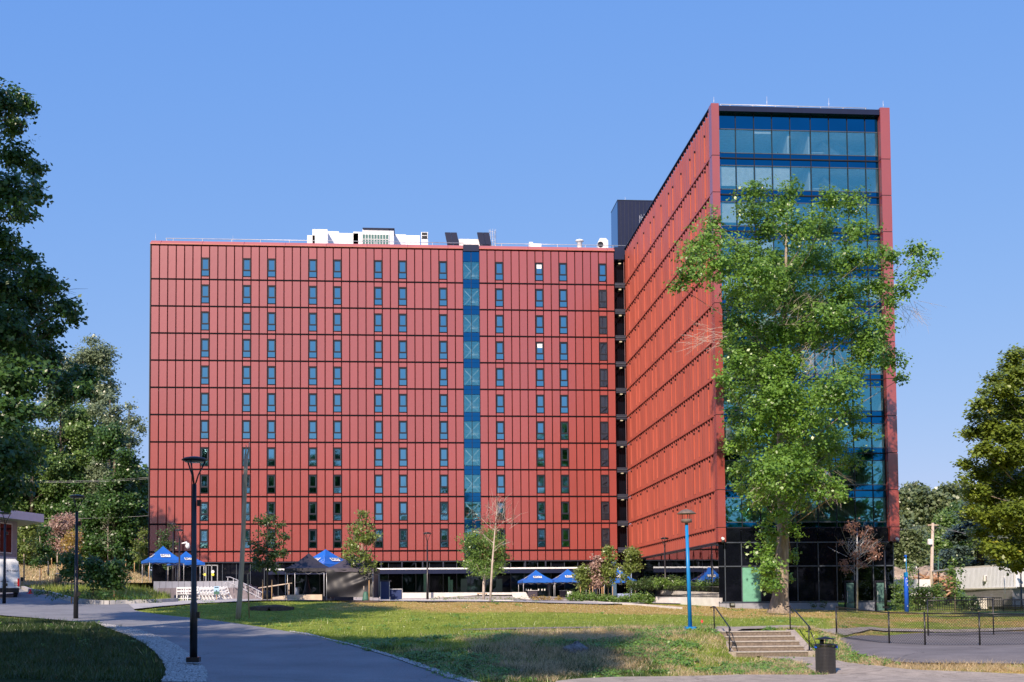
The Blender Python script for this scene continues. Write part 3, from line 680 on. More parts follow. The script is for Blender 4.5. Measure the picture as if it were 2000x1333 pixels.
# fins at both front corners
zz = [Z0-1.17]+[Z0+k*SH for k in range(11)]+[TW+.15]
for a, b_ in zip(zz[:-1], zz[1:]):
    MB().box(XS, XI0, YF, YF+.9, a+.03, b_-.03).build('fin_panel', M['red'], bld)
    MB().box(XI1+.02, XE, YF, YF+.9, a+.03, b_-.03).build('fin_panel', M['red'], bld)
MB().box(XS+.03, XI0-.03, YF+.03, YF+.87, Z0-1.1, TW).box(XI1+.05, XE-.03, YF+.03, YF+.87, Z0-1.1, TW).build('fin_core', M['dark'], bld)
MB().box(XI0, XI1, YF+.1, YF+.9, TW-.45, TW-.02).build('wing_coping', M['navy'], bld)
mx = [at(p, 275, YF+.7).x for p in (1405.8, 1436, 1471.7, 1506.8, 1542.3, 1582.2, 1618, 1653.7, 1688.8, 1722.4)]
mx[0] = XI0; mx[-1] = XI1; YG = YF+.62
for i, x in enumerate(mx):
    MB().box(x-.03, x+.03, YG-.06, YG+.12, Z0-1.2, TW-.45).build('mullion', M['frame'], bld)
for k in range(-1, 11):
    z = Z0+k*SH
    MB().box(XI0, XI1, YG-.10, YG+.1, z-.05, z+.05).build('transom', M['frame'], bld)
    if k >= 0:
        MB().box(XI0, XI1, YG-.04, YG+.08, z+.42, z+.48).box(XI0, XI1, YG-.04, YG+.08, z+2.38, z+2.44).build('transom', M['mull'], bld)
        MB().box(XS+.5, XE-.12, YG+.4, YF+9, z-.2, z+.02).build('floor_slab', M['ceil'], bld)
        MB().box(XS+.55, XE-.15, YG+.4, YF+9, z+2.62, z+2.66).build('ceiling_panel', M['ceil'], bld)
        xa = mx[4]; MB().box(xa-.14, xa+.02, YG+.35, YF+9, z+.02, z+2.6).build('partition', M['white'], bld)
        xa = mx[5]; MB().box(xa-.1, xa+.02, YG+.35, YF+7, z+.02, z+2.6).build('partition', M['white'], bld)
        MB().box(XE-.55, XE-.35, YG+.35, YF+9, z+.02, z+2.6).build('partition', M['white'], bld)
        # stair flight with balustrade
        sxa, sxb = mx[6]+.3, mx[8]
        st = MB()
        st.extrude([(sxa, YF+3, z+2.5), (sxb, YF+3, z+.6), (sxb, YF+3, z+.35), (sxa, YF+3, z+2.2)], (0, 1.2, 0))
        st.box(sxb, XE-.6, YF+2.8, YF+4.6, z+.4, z+.6)
        st.build('stair_flight', M['white'], bld)
        br = MB()
        for q in range(15):
            t = q/14; x = sxa+(sxb-sxa)*t; zb = z+2.5-1.9*t; br.box(x-.012, x+.012, YF+2.9, YF+2.93, zb, zb+.9 if zb+.9 < z+2.6 else z+2.6)
        for q in range(12):
            x = sxb+.1+q*.16; br.box(x-.012, x+.012, YF+2.7, YF+2.73, z+.6, z+1.5)
        br.tube((sxa+.6, YF+2.9, z+2.6), (sxb, YF+2.9, z+1.5), .03, .03, 5).tube((sxb, YF+2.7, z+1.5), (XE-.7, YF+2.7, z+1.5), .03, .03, 5)
        for q in range(9): br.box(mx[5]+.2+q*.13, mx[5]+.225+q*.13, YF+1.5, YF+1.53, z+.05, z+.95)
        br.box(mx[5]+.1, mx[6]-.1, YF+1.48, YF+1.53, z+.93, z+.98)
        br.build('balustrade', M['whitem'], bld)
        c = (mx[4]+.45, YF+2.5, z+2.56); MB().tube(c, (c[0], c[1], c[2]+.05), .2, .2, 12).build('ceiling_light', M['lampon'], bld)
    for i in range(9):
        a, b_ = mx[i]+.03, mx[i+1]-.03
        if k >= 0:
            MB().box(a, b_, YG, YG+.03, z+.05, z+.42).build('spandrel_pane', M['spandrel'], bld)
            MB().box(a, b_, YG, YG+.03, z+2.44, z+(2.95 if k < 10 else 3.7)).build('spandrel_pane', M['spandrel'], bld)
            g = MB().box(a, b_, YG, YG+.03, z+.48, z+2.38).build('glass_pane', M['glass'], bld)
            MB().box(a, b_, YG+.1, YG+.2, z+.0, z+.44).box(a, b_, YG+.1, YG+.2, z+2.44, z+2.95).build('backing', M['dark'], bld)
            lowered = {9: (0, 1, 2, 3), 8: (0, 1, 3), 7: (1, 2), 6: (0, 8), 5: (2, 3), 4: (), 3: (0, 1), 2: (0,), 10: ()}.get(k, ())
            if i in lowered:
                MB().box(a+.08, b_-.02, YG+.08, YG+.10, z+(.75 if i == 0 else .6), z+2.3).build('blind', M['blind'], bld)
            if k == 10 and i == 2: MB().box(a+.02, b_-.02, YG+.08, YG+.10, z+2.12, z+2.28).build('blind', M['blind'], bld)
for i, (x, w) in enumerate(((mx[0]+.7, 1.6), (mx[2]+.1, 1.5))):
    MB().box(x, x+w, YF+2.2, YF+2.3, Z0+30+.4, Z0+30+.85).box(x-.05, x, YF+1.5, YF+2.3, Z0+30+.4, Z0+30+.8).box(x+w, x+w+.05, YF+1.5, YF+2.3, Z0+30+.4, Z0+30+.8).build('lounge_booth', M['white'], bld)
# lower black glass box of the wing
ZW = -.05; XB0, XB1 = XS+.05, at(1747, 1150, YF+.3).x
MB().box(XB0+.05, XB1-.05, YF+.45, YF+.5, ZW, Z0-1.2).build('base_backing', M['dark'], bld)
zr = [ZW+.0, at(1450, 1106.5, YF+.3).z, at(1450, 1060, YF+.3).z, Z0-.05]
mb_x = [XB0]+[at(p, 1150, YF+.3).x for p in (1416.5, 1449, 1486, 1521, 1558, 1599, 1635, 1669, 1706)]+[XB1-.05]
for r in range(3):
    x_lo = XI0 if r == 2 else XB0
    for i in range(len(mb_x)-1):
        a, b_ = max(mb_x[i]+.03, x_lo), min(mb_x[i+1]-.03, XI1 if r == 2 else XB1)
        if b_-a < .1: continue
        z0_, z1_ = zr[r]+.04, zr[r+1]-.04
        if r == 0 and i in (7, 9): z0_ = -.75
        mt = 'greenpane' if (r == 0 and i == 2) else ('baseglass' if (r == 0 and i >= 7) else 'blackglass')
        MB().box(a, b_, YF+.3, YF+.33, z0_, z1_).build('glass_pane', M[mt], bld)
    MB().box(x_lo, XI1 if r == 2 else XB1, YF+.22, YF+.38, zr[r]-.05, zr[r]+.04).build('transom', M['mull'], bld)
for i, x in enumerate(mb_x[1:]): MB().box(x-.03, x+.03, YF+.22, YF+.38, ZW, Z0-1.2 if i != len(mb_x)-2 else zr[2]).build('mullion', M['mull'], bld)
# concrete plinth with its panels
zb = -1.2
for i in range(len(mb_x)-1):
    if i in (7, 9): continue
    MB().box(mb_x[i]+.01, mb_x[i+1]-.01, YF+.1, YF+.42, zb, ZW-.1).build('plinth_panel', M['conc_g'], bld)
MB().box(XB0, XB1, YF+.15, YF+.4, ZW-.1, ZW-.05).build('plinth_rail', M['darkmetal'], bld)
for px in (1661, 1720):
    a = at(px-11, 1190, YF+.2).x; b_ = at(px+11, 1190, YF+.2).x; zt = at(px, 1137, YF+.2).z
    f = MB().box(a, a+.1, YF+.12, YF+.28, zb+.3, zt).box(b_-.1, b_, YF+.12, YF+.28, zb+.3, zt).box(a, b_, YF+.12, YF+.28, zt, zt+.12).build('door_frame', M['frame'], bld)
    dr = MB().box(a+.16, b_-.16, YF+.17, YF+.2, zb+.4, zt-.08).build('door', M['mossgreen'], f)
    MB().box(a+.2, a+.24, YF+.1, YF+.16, -.2, .8).build('handle', M['alu'], f)
# side glazing under the folded cladding
for s in range(12):
    y = YF+.45+s*(YE-YF-.5)/12; y2 = y+(YE-YF-.5)/12-.06
    MB().box(XS+.4, XS+.43, y, y2, .35, Z0-1.25).build('glass_pane', M['sideglass'], bld)
    MB().box(XS+.41, XS+.46, y2, y2+.06, .35, Z0-1.25).build('mullion', M['mull'], bld)
MB().box(XS+.1, XE-.2, YF+.55, YE, Z0-1.25, Z0-1.21).build('soffit', M['darkmetal'], bld)
MB().box(XS+.3, XS+.9, YF+.35, YE, -1.2, .35).build('side_plinth', M['conc_w'], bld)
MB().box(XS+5, XS+5.2, YF+2, YE, .3, Z0-1.25).build('ground_back_wall', M['inwall'], bld)
# penthouse
PY0, PY1 = 142.3, 147
MB().box(24.65, 36, PY0, PY1, TOPM-3, at(1240, 392.5, PY0).z).build('penthouse', M['navy'], bld)
MB().box(24.62, 24.64, PY0+.05, PY1-.05, TOPM-2, at(1240, 393.5, PY0).z).build('penthouse_side_sheen', M['spandrel'], bld)  # added blue mirror sheet imitating sky sheen on the left cladding face
pr = MB(); zt = at(1240, 392.5, PY0).z
for x in np.arange(25.0, 30.5, .45): pr.box(x, x+.04, PY0-.04, PY0, TOPM, zt-.1)
pr.build('penthouse_rib', M['darkmetal'], bld, kind='stuff')
MB().box(24.6, 36, PY0-.05, PY1, zt, zt+.08).build('penthouse_coping', M['darkmetal'], bld)
# roof rails, lightning rods
def railing(x0, x1, y, zb_, hh, step, name='roof_railing', mt='alu'):
    r = MB(); r.tube((x0, y, zb_+hh), (x1, y, zb_+hh), .035, .035, 6); r.tube((x0, y, zb_+hh*.5), (x1, y, zb_+hh*.5), .025, .025, 6)
    x = x0+.8
    while x < x1: r.tube((x, y, zb_), (x, y, zb_+hh), .03, .03, 6); x += step
    r.tube((x0, y, zb_+hh), (x0+.4, y, zb_), .03, .03, 6)
    return r.build(name, M[mt], bld)
railing(at(324, 464, Y0+1.6).x, at(906, 480, Y0+1.6).x, Y0+1.6, TOPM+.2, .95, 3.2)
railing(at(966, 480, Y0+1.6).x, XR+1.6, Y0+1.6, TOPM+.2, .95, 3.2)
railing(at(1407, 205, YF+1.4).x, at(1692, 208, YF+1.4).x, YF+1.4, TW-.1, .72, 1.9)
for px, y, zb_, hh in ((304, Y0+1, TOPM+.2, 1.3), (455, Y0+1, TOPM+.2, 1.2), (1394.5, YF+.5, TW+.1, .75), (1498, YF+.5, TW-.1, 1.1), (1619, YF+.5, TW-.1, 1.1), (1725, YF+.5, TW+.1, .8), (1222, PY0+1, zt, .8), (700, Y0+3, TOPM, 2.0)):
    x = at(px, 460 if y > 120 else 210, y).x; MB().tube((x, y, zb_), (x, y, zb_+hh), .025, .012, 5).build('lightning_rod', M['alu'], bld)
# small wall cameras and lamps
def cctv(px, py, y, lab, s=1.):
    c = at(px, py, y); t = thing('security_camera', lab, 'camera', c)
    MB().tube(c+Vector((0, .1, .12*s)), c+Vector((0, -.15*s, .08*s)), .11*s, .1*s, 10).build('housing', M['whitem'], t)
    MB().lathe((c.x, c.y-.1*s, c.z-.16*s), [(.02, -.1*s), (.1*s, -.05*s), (.12*s, .05*s), (.09*s, .16*s)], 12).build('dome', M['black'], t)
    return t
cctv(1411.5, 1055, YF-.2, 'white dome camera at the foot of the left red fin', 1.1)
cctv(1752, 1056, YF-.2, 'white dome camera at the foot of the right red fin', 1.1)
c = at(1430, 1181, YF); t = thing('wall_lamp', 'small black flood lamp on the grey plinth beside the stairs', 'wall lamp', c)
MB().box(c.x-.2, c.x+.2, YF-.05, YF+.1, c.z-.15, c.z+.15).build('housing', M['black'], t); MB().box(c.x-.12, c.x+.16, YF-.12, YF-.05, c.z-.08, c.z+.08).build('lens', M['glim'], t)
# ------------------------------------------------------------------ equipment on the roof
ZR = TOPM-.02
def roofbox(name, label, cat, boxes, mt='whitem', Yb=146, group=None, extra=None):
    p = at(boxes[0][0], 480, Yb); t = thing(name, label, cat, (p.x, Yb, ZR), group=group)
    for (xa, xb, yt, dep, pn, mm) in boxes:
        a = at(xa, yt, Yb); b_ = at(xb, yt, Yb)
        MB().box(a.x, b_.x, Yb, Yb+dep, ZR, a.z).build(pn, M[mm or mt], t)
    if extra: extra(t)
    return t
def louvres(xa, xb, ya, yb, Yb, n, mm='mossgreen'):
    def f(t):
        a = at(xa, ya, Yb); b_ = at(xb, yb, Yb)
        MB().box(a.x, b_.x, Yb-.06, Yb-.03, b_.z, a.z).build('coil_grille', M[mm], t)
        mb = MB()
        for i in range(n+1):
            x = a.x+(b_.x-a.x)*i/n; mb.box(x-.03, x+.03, Yb-.1, Yb-.06, b_.z, a.z)
        mb.box(a.x, b_.x, Yb-.1, Yb-.06, (a.z+b_.z)/2-.03, (a.z+b_.z)/2+.03)
        mb.build('grille_bar', M['whitem'], t, kind='stuff')
    return f
roofbox('rooftop_unit', 'tall white stepped ventilation unit, leftmost on the long roof', 'roof unit', [(600, 615, 460, 2, 'lower_casing', None), (610.3, 639.5, 448, 3, 'casing', None)], Yb=144)
roofbox('rooftop_duct', 'white ventilation duct rising between the stepped unit and the grilled unit', 'duct', [(640, 662, 452, 5, 'grey_duct_side', 'shed'), (662, 700, 455.5, 3, 'duct', None), (690, 707, 453, 3, 'raised_duct', None)], Yb=145.5)
def capx(t):
    louvres(708, 759, 458.5, 478, 144, 9)(t)
    a = at(710, 448, 144); b_ = at(769, 448, 144)
    MB().box(a.x-.1, b_.x+.1, 143.8, 146.6, a.z, a.z+.12).build('rain_cap', M['navy'], t)
roofbox('rooftop_unit', 'large white cooling unit with three grey grilles and a dark cap', 'roof unit', [(708, 760, 448.5, 2.5, 'casing', None), (760.5, 769, 449.5, 2.4, 'end_casing', 'shed')], Yb=144, extra=capx)
roofbox('rooftop_duct', 'low white duct running from the cooling unit towards the dark louvre', 'duct', [(770, 793, 458, 3, 'duct_side', 'shed'), (793, 820, 460, 2.5, 'duct', None)], Yb=146)
roofbox('louvre_box', 'upright box with black louvre at the right end of the white duct', 'vent', [(822.5, 836, 453.5, 1.5, 'casing', 'shed')], Yb=144.5, extra=louvres(823.5, 835, 455, 467, 144.5, 1, 'black'))
def solar(px, lab):
    c = at(px, 478, Y0+3.2); t = thing('sloped_navy_panel', lab, 'roof panel', (c.x, c.y, ZR))
    w = .7; zt_ = at(px, 454, Y0+3.2).z; lean = -.55
    for i in range(2):
        z_a = ZR+(zt_-ZR)*i*.5+.03; z_b = ZR+(zt_-ZR)*(i+1)*.5-.03; xa = c.x+lean*(i*.5); xb_ = c.x+lean*((i+1)*.5)
        for s in (-1, 0):
            MB().extrude([(xa+s*w+.02, c.y, z_a), (xa+s*w+w-.02, c.y, z_a), (xb_+s*w+w-.02, c.y, z_b), (xb_+s*w+.02, c.y, z_b)], (0, .4, 0)).build('panel', M['navy'], t)
    MB().box(c.x-.1, c.x+.1, c.y+.4, c.y+1.2, ZR, zt_-.6).build('prop', M['greym'], t)
    return t
solar(890, 'tilted navy panel left of the pale sloped hatch above the glazed strip')
solar(953, 'tilted navy panel right of the pale sloped hatch beside the caged ladder')
c = at(918, 470, Y0+3); t = thing('sloped_hatch', 'pale grey sloped roof hatch between the two navy panels', 'hatch', (c.x, c.y, ZR))
a = at(896, 465, Y0+3.2); b_ = at(943, 465, Y0+3.2)
MB().extrude([(a.x, Y0+2.6, ZR), (a.x, Y0+4.4, ZR), (a.x, Y0+4.4, a.z), (a.x, Y0+3.6, a.z)], (b_.x-a.x, 0, 0)).build('hatch_cover', M['conc_w'], t)
def cage(px, lab, y, zbase, ztop, r=.38):
    c = at(px, 460, y); t = thing('caged_ladder', lab, 'ladder', (c.x, y, zbase))
    mb = MB()
    for j in range(8):
        aa = 2*math.pi*j/8; mb.tube((c.x+r*math.cos(aa), y+r*math.sin(aa), zbase), (c.x+r*math.cos(aa), y+r*math.sin(aa), ztop), .02, .02, 4)
    z = zbase+.3
    while z <= ztop+.01:
        mb.path([(c.x+r*math.cos(2*math.pi*j/12), y+r*math.sin(2*math.pi*j/12), z) for j in range(13)], .02, 4, False); z += .55
    mb.build('cage', M['alu'], t)
    return t
cage(962, 'silver caged ladder on the roof right of the glazed strip', Y0+3.5, ZR, at(962, 449, Y0+3.5).z)
cage(1257, 'silver caged ladder against the navy penthouse', 139.6, TW-.1, at(1257, 421, 139.6).z, .45)
roofbox('rooftop_unit', 'small low white box on the roof right of the caged ladder', 'roof unit', [(1033.5, 1041, 473, 1, 'casing', None), (1041, 1057, 476, 1, 'low_casing', None)], Yb=141)
c = at(1132, 480, 141); t = thing('roof_ventilator', 'small round white mushroom ventilator on the roof', 'vent', (c.x, 141, ZR))
MB().lathe((c.x, 141, ZR), [(.42, 0), (.42, .5), (.3, .6), (.3, at(1132, 473, 141).z-ZR), (.5, at(1132, 472, 141).z-ZR), (.45, at(1132, 470, 141).z-ZR+.02), (.05, at(1132, 469, 141).z-ZR+.1)], 14).build('body', M['whitem'], t)
c = at(1177, 480, 140.5); t = thing('satellite_dish_unit', 'white rounded roof fan housing beside the navy penthouse', 'roof fan', (c.x, 140.5, ZR))
zt2 = at(1177, 467, 140.5).z
MB().extrude([(c.x-.2, 140.2, ZR), (c.x+.6, 140.2, ZR), (c.x+.6, 140.2, zt2-.3), (c.x+.35, 140.2, zt2), (c.x-.35, 140.2, zt2), (c.x-.6, 140.2, zt2-.5), (c.x-.45, 140.2, ZR+.3)], (0, 1, 0)).build('housing', M['whitem'], t)
MB().tube((c.x-.3, 140.15, zt2-.75), (c.x-.3, 140.19, zt2-.75), .34, .34, 12).build('fan_opening', M['black'], t)
# ------------------------------------------------------------------ lamps
def lamp(px, base, top, Y, lab, extra=True):
    b_ = at(px, base, Y); zt_ = at(px, top, Y).z; hh = zt_-b_.z
    t = thing('street_lamp', lab, 'street lamp', b_, group='black park lamps with flat round heads')
    x, y, z = b_; r = .085 if hh > 5 else .07
    MB().box(x-.19, x+.19, y-.19, y+.19, z-.1, z+.05).build('base_plate', M['black'], t)
    zj = zt_-hh*.135
    MB().path([(x, y, z), (x, y, z+hh*.27), (x, y, z+hh*.28), (x, y, zj)], [r*1.35, r*1.3, r*1.0, r*.75], 12).build('pole', M['black'], t)
    for a in (0.3, 2.4, 4.5):
        dx, dy = math.cos(a), math.sin(a); R = hh*.055
        MB().path([(x, y, zj-.1), (x+dx*R*.35, y+dy*R*.35, zj+(zt_-zj)*.35), (x+dx*R, y+dy*R, zt_-.1)], .025, 6).build('arm', M['black'], t)
    R = hh*.064
    MB().lathe((x, y, zt_-.12), [(.02, -.02), (R*.9, 0), (R, .03), (R*.8, .09), (R*.3, .13), (.02, .14)], 24).build('head', M['black'], t)
    MB().lathe((x, y, zt_-.15), [(.02, -.02), (R*.72, -.012), (R*.74, .01)], 20).build('lens', M['glim'], t)
    if extra:
        MB().box(x+r, x+r+.1, y-.07, y+.07, z+hh*.2, z+hh*.23).build('junction_box', M['black'], t)
        MB().box(x+r, x+r+.12, y-.06, y+.06, z+hh*.755, z+hh*.785).build('junction_box', M['black'], t)
    return t
lamp(378, 1287, 893, 38, 'tallest black lamp, standing in gravel at the bend of the road')
lamp(148, 1214, 967, 60.6, 'black lamp at the edge of the shaded grass on the left')
lamp(8, 1182, 1000, 82, 'black lamp in front of the white van')
lamp(94, 1140, 1046, 150, 'distant black lamp on the dry slope left of the bin', False)
lamp(350, 1168, 1034, 108, 'black lamp carrying a white camera behind the stacked chairs', False)
lamp(338, 1142, 1022, 118, 'thin black lamp seen between the two left blue tents', False)
lamp(835, 1174, 1040, 111, 'black lamp on the kerb in front of the entrance canopy', False)
lamp(1300, 1184, 1050, 108, 'black lamp on a white footing beside the picket fence', False)
lamp(1996, 1200, 1112, 96, 'black lamp before the pale grey shed', False)
lamp(1730, 1186, 1058, 94.6, 'dark lamp standing by the doors of the black glass base', False)
c = at(355, 1062, 107.7); t = thing('security_camera', 'white dome camera on the lamp behind the blue tents', 'camera', c)
MB().tube(c, c+Vector((.45, 0, .1)), .05, .09, 8).build('bracket', M['whitem'], t); MB().lathe(c+Vector((.5, 0, -.25)), [(.02, -.2), (.16, -.1), (.2, .05), (.12, .3)], 12).build('dome', M['whitem'], t)
# blue lamp post
b_ = G(1348, 1231); Yb = b_.y; t = thing('blue_lamp_post', 'bright blue lamp post with weathered hat beside the steps', 'lamp post', b_)
zt_ = at(1340, 995, Yb).z; zp = at(1341, 1026, Yb).z; xx = b_.x
tilt = Vector((-.0, 0, 0))
MB().box(xx-.24, xx+.24, Yb-.24, Yb+.24, b_.z-.3, b_.z+.0).build('footing', M['conc'], t)
MB().box(xx-.2, xx+.2, Yb-.2, Yb+.2, b_.z+.0, b_.z+.12).build('base_plate', M['blue'], t)
xt = at(1341, 1026, Yb).x
MB().path([(xx, Yb, b_.z+.1), (xt, Yb, zp)], [.085*1.1, .075], 4).build('pole', M['blue'], t)
MB().lathe((xt, Yb, zp), [(.06, 0), (.06, .08), (.2, .1), (.2, .22), (.06, .24)], 16).build('lamp_collar', M['brownlamp'], t)
mb = MB()
for a in (.5, 2.6, 4.7): mb.tube((xt+.17*math.cos(a), Yb+.17*math.sin(a), zp+.2), (xt+.17*math.cos(a), Yb+.17*math.sin(a), zt_-.13), .012, .012, 5)
mb.build('hat_rods', M['brownlamp'], t)
MB().lathe((xt, Yb, zt_-.15), [(.36, -.03), (.35, 0), (.2, .1), (.05, .15)], 18).build('hat', M['brownlamp'], t)
# flag
f = G(1371, 1224); t = thing('marker_flag', 'tiny red marker flag on the grass by the blue lamp post', 'flag', f)
MB().tube(f, f+Vector((0, 0, .28)), .006, .006, 4).build('wire', M['greym'], t)
MB().extrude([f+Vector((-.05, 0, .2)), f+Vector((0, 0, .12)), f+Vector((.06, 0, .2)), f+Vector((0, 0, .3))], (0, .004, 0)).build('cloth', M['flag'], t)
# old wooden pole
b_ = G(465, 1208); ztp = at(484, 864, b_.y); t = thing('wooden_pole', 'leaning weathered wooden pole with a split top on the lawn', 'pole', b_)
lean = Vector((ztp.x-b_.x, 0, ztp.z-b_.z))
pts = [b_+lean*q+Vector((math.sin(q*5)*.04, 0, 0)) for q in np.linspace(-.02, .93, 9)]
MB().path(pts, [.135, .13, .125, .12, .115, .11, .105, .10, .10], 10).build('shaft', M['wood'], t)
for s in (-1, 1): MB().path([pts[-1]-lean*.02+Vector((s*.045, 0, 0)), b_+lean*.97+Vector((s*.07, 0, 0)), b_+lean*(1.0 if s > 0 else .985)+Vector((s*.075, 0, 0))], [.05, .03, .02], 6).build('split_end', M['wood'], t)
b2 = G(487, 1206); t = thing('wooden_stake', 'thin orange-brown wooden stake standing right of the weathered pole', 'stake', b2)
MB().path([b2-Vector((0, 0, .1)), b2+Vector((-.1, 0, at(487, 1120, b2.y).z-b2.z))], .035, 6).build('stake_rod', M['stake'], t)
# ------------------------------------------------------------------ litter bin
b_ = G(1613, 1319); t = thing('litter_bin', 'black perforated litter bin with a small roof at the foot of the steps', 'bin', b_)
x, y, z = b_; sc = y/FPX
R = 19.3*sc; hb = 59*sc
MB().lathe(b_, [(R*.97, 0), (R, .03), (R, hb-.05), (R*1.03, hb-.04)], 40).build('body', M['blackmesh'], t)
mb = MB()
for j in range(44):
    a = 2*math.pi*j/44; mb.box(0, 0, 0, 0, 0, 0) if 0 else mb.tube((x+R*1.005*math.cos(a), y+R*1.005*math.sin(a), z+.05), (x+R*1.005*math.cos(a), y+R*1.005*math.sin(a), z+hb-.06), .006, .006, 4, False)
for q in range(20):
    zz_ = z+.05+q*(hb-.1)/19; mb.path([(x+R*1.005*math.cos(2*math.pi*j/24), y+R*1.005*math.sin(2*math.pi*j/24), zz_) for j in range(25)], .006, 4, False)
mb.build('perforated_skin', mat('bin_wire', (.05, .05, .055), .4), t, kind='stuff')
MB().lathe((x, y, z), [(R*.96, 0), (R*1.02, .0), (R*1.02, .05)], 32).build('bottom_ring', M['black'], t)
MB().lathe((x, y, z+hb), [(R*.7, -.02), (R*1.22, .0), (R*1.22, .025), (R*.6, .05)], 32).build('rim', M['black'], t)
MB().box(x-R*1.12, x-R*.95, y-.08, y+.05, z+hb-.08, z+hb-.01).build('bag_flap', M['bluetower'], t)
MB().box(x+R*1.0, x+R*1.2, y-.1, y+.05, z+hb-.09, z+hb-.01).build('bag_flap', M['bluetower'], t)
MB().lathe((x-R*.35, y, z+hb), [(R*.22, 0), (R*.22, .17)], 14).build('ash_tube', M['black'], t)
for dx, dy in ((.9, .1), (-.1, .9), (-.2, -.75)): MB().tube((x+R*dx, y+R*dy, z+hb), (x+R*dx, y+R*dy, z+hb+.2), .008, .008, 5).build('roof_rod', M['black'], t)
MB().lathe((x, y, z+hb+.19), [(R*1.08, -.01), (R*1.08, .0), (R*.2, .06), (.02, .075)], 24).build('roof', M['black'], t)
# ------------------------------------------------------------------ concrete steps
sl, sr = G(1428, 1284), G(1582, 1287); yb = 42.55; rise = .168; tread = .48
xl, xr_ = at(1430, 1280, yb).x, at(1590, 1280, yb).x
t = thing('concrete_steps', 'worn concrete steps climbing the grass bank with five risers', 'steps', ((xl+xr_)/2, yb, h((xl+xr_)/2, yb)))
zs = -1.93
xw0, xw1 = at(1421, 1270, yb).x, at(1594, 1270, yb).x
for i in range(5):
    y_ = yb+i*tread
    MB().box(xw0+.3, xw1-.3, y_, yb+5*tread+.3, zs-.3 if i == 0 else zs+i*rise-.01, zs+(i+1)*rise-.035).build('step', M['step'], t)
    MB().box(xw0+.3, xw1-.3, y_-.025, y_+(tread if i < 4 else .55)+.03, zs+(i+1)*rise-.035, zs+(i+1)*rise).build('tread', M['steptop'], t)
for a, b2_ in ((xw0, xw0+.3), (xw1-.3, xw1)):
    MB().extrude([(a, yb-.05, zs-.3), (a, yb+2.7, zs-.3), (a, yb+2.7, zs+.87), (a, yb+2.4, zs+.87), (a, yb+.25, zs+.17), (a, yb-.05, zs+.17)], (b2_-a, 0, 0)).build('cheek_wall', M['patht'], t)
for px_, lab, xx in ((0, 'left black tube handrail of the concrete steps', xw0+.15), (1, 'right black tube handrail of the concrete steps', xw1-.15)):
    hr = thing('handrail', lab, 'handrail', (xx, yb, zs), group='black handrails of the concrete steps')
    MB().path([(xx-.12, yb+2.55, zs+1.70), (xx, yb+2.5, zs+1.75), (xx, yb+2.3, zs+1.74), (xx, yb+.2, zs+1.0), (xx, yb+.12, zs+.94), (xx, yb+.2, zs+.9)], .024, 8).build('top_rail', M['black'], hr)
    for yy, z0_, z1_ in ((yb+2.45, zs+.87, zs+1.75), (yb+.3, zs+.18, zs+1.04)):
        MB().tube((xx, yy, z0_), (xx, yy, z1_), .024, .024, 8).build('post', M['black'], hr)
        MB().box(xx-.09, xx+.09, yy-.09, yy+.09, z0_-.0, z0_+.02).build('foot_plate', M['black'], hr)
    MB().path([(xx-.02, yb+.6, zs+.85), (xx+.14, yb+.5, zs+.82), (xx+.2, yb+.1, zs+.35)], .02, 6).build('lower_rail', M['black'], hr)
# ------------------------------------------------------------------ chain-link fences
def clfence(lab, pts, hh, mid=False, cell=.075):
    t = thing('chain_link_fence', lab, 'fence', pts[0])
    for p in pts:
        MB().tube((p.x, p.y, p.z-.1), (p.x, p.y, p.z+hh+.05), .035, .035, 8).build('post', M['black'], t)
    for a, b_ in zip(pts[:-1], pts[1:]):
        u = Vector((b_.x-a.x, b_.y-a.y, 0)); Ln = u.length; u.normalize()
        MB().tube(a+Vector((0, 0, hh)), b_+Vector((0, 0, hh)), .024, .024, 8).build('top_rail', M['black'], t)
        MB().tube(a+Vector((0, 0, .06)), b_+Vector((0, 0, .06)), .008, .008, 4).build('tension_wire', M['black'], t)
        if mid: MB().tube(a+Vector((0, 0, hh*.55)), b_+Vector((0, 0, hh*.55)), .02, .02, 6).build('mid_rail', M['black'], t)
        mb = MB(); n = int(Ln/cell)
        for s in (1, -1):
            k = -int(hh/cell)-1
            while k*cell < Ln+hh:
                x0_ = k*cell; s0 = 0; s1 = hh
                # line x = x0 + s*(z)
                zz0 = max(0, (-x0_) if s == 1 else (x0_-Ln)); zz1 = min(hh, (Ln-x0_) if s == 1 else x0_)
                if zz1-zz0 > .03:
                    P = [];
                    for z_ in (zz0, zz1):
                        q = x0_+s*z_; bz = a.z+(b_.z-a.z)*q/Ln; P.append(Vector((a.x+u.x*q, a.y+u.y*q, bz+z_)))
                    mb.tube(P[0], P[1], .0055, .0055, 3, False)
                k += 1
        mb.build('wire_mesh', M['blackmesh'], t, kind='stuff')
    return t
fa = [at(1634, 1245, 51), at(1737, 1261, 47), at(1807, 1264, 45.5), at(1914, 1265, 45), at(2030, 1266, 45), at(2150, 1268, 45)]
clfence('low black chain-link fence along the near edge of the asphalt court', fa, 1.28, cell=.11)
fb = [at(1813, 1245, 56), at(1941, 1242, 57), at(2070, 1241, 58), at(2200, 1240, 59)]
clfence('higher black chain-link fence with middle rail across the asphalt court', fb, 1.72, True, cell=.13)
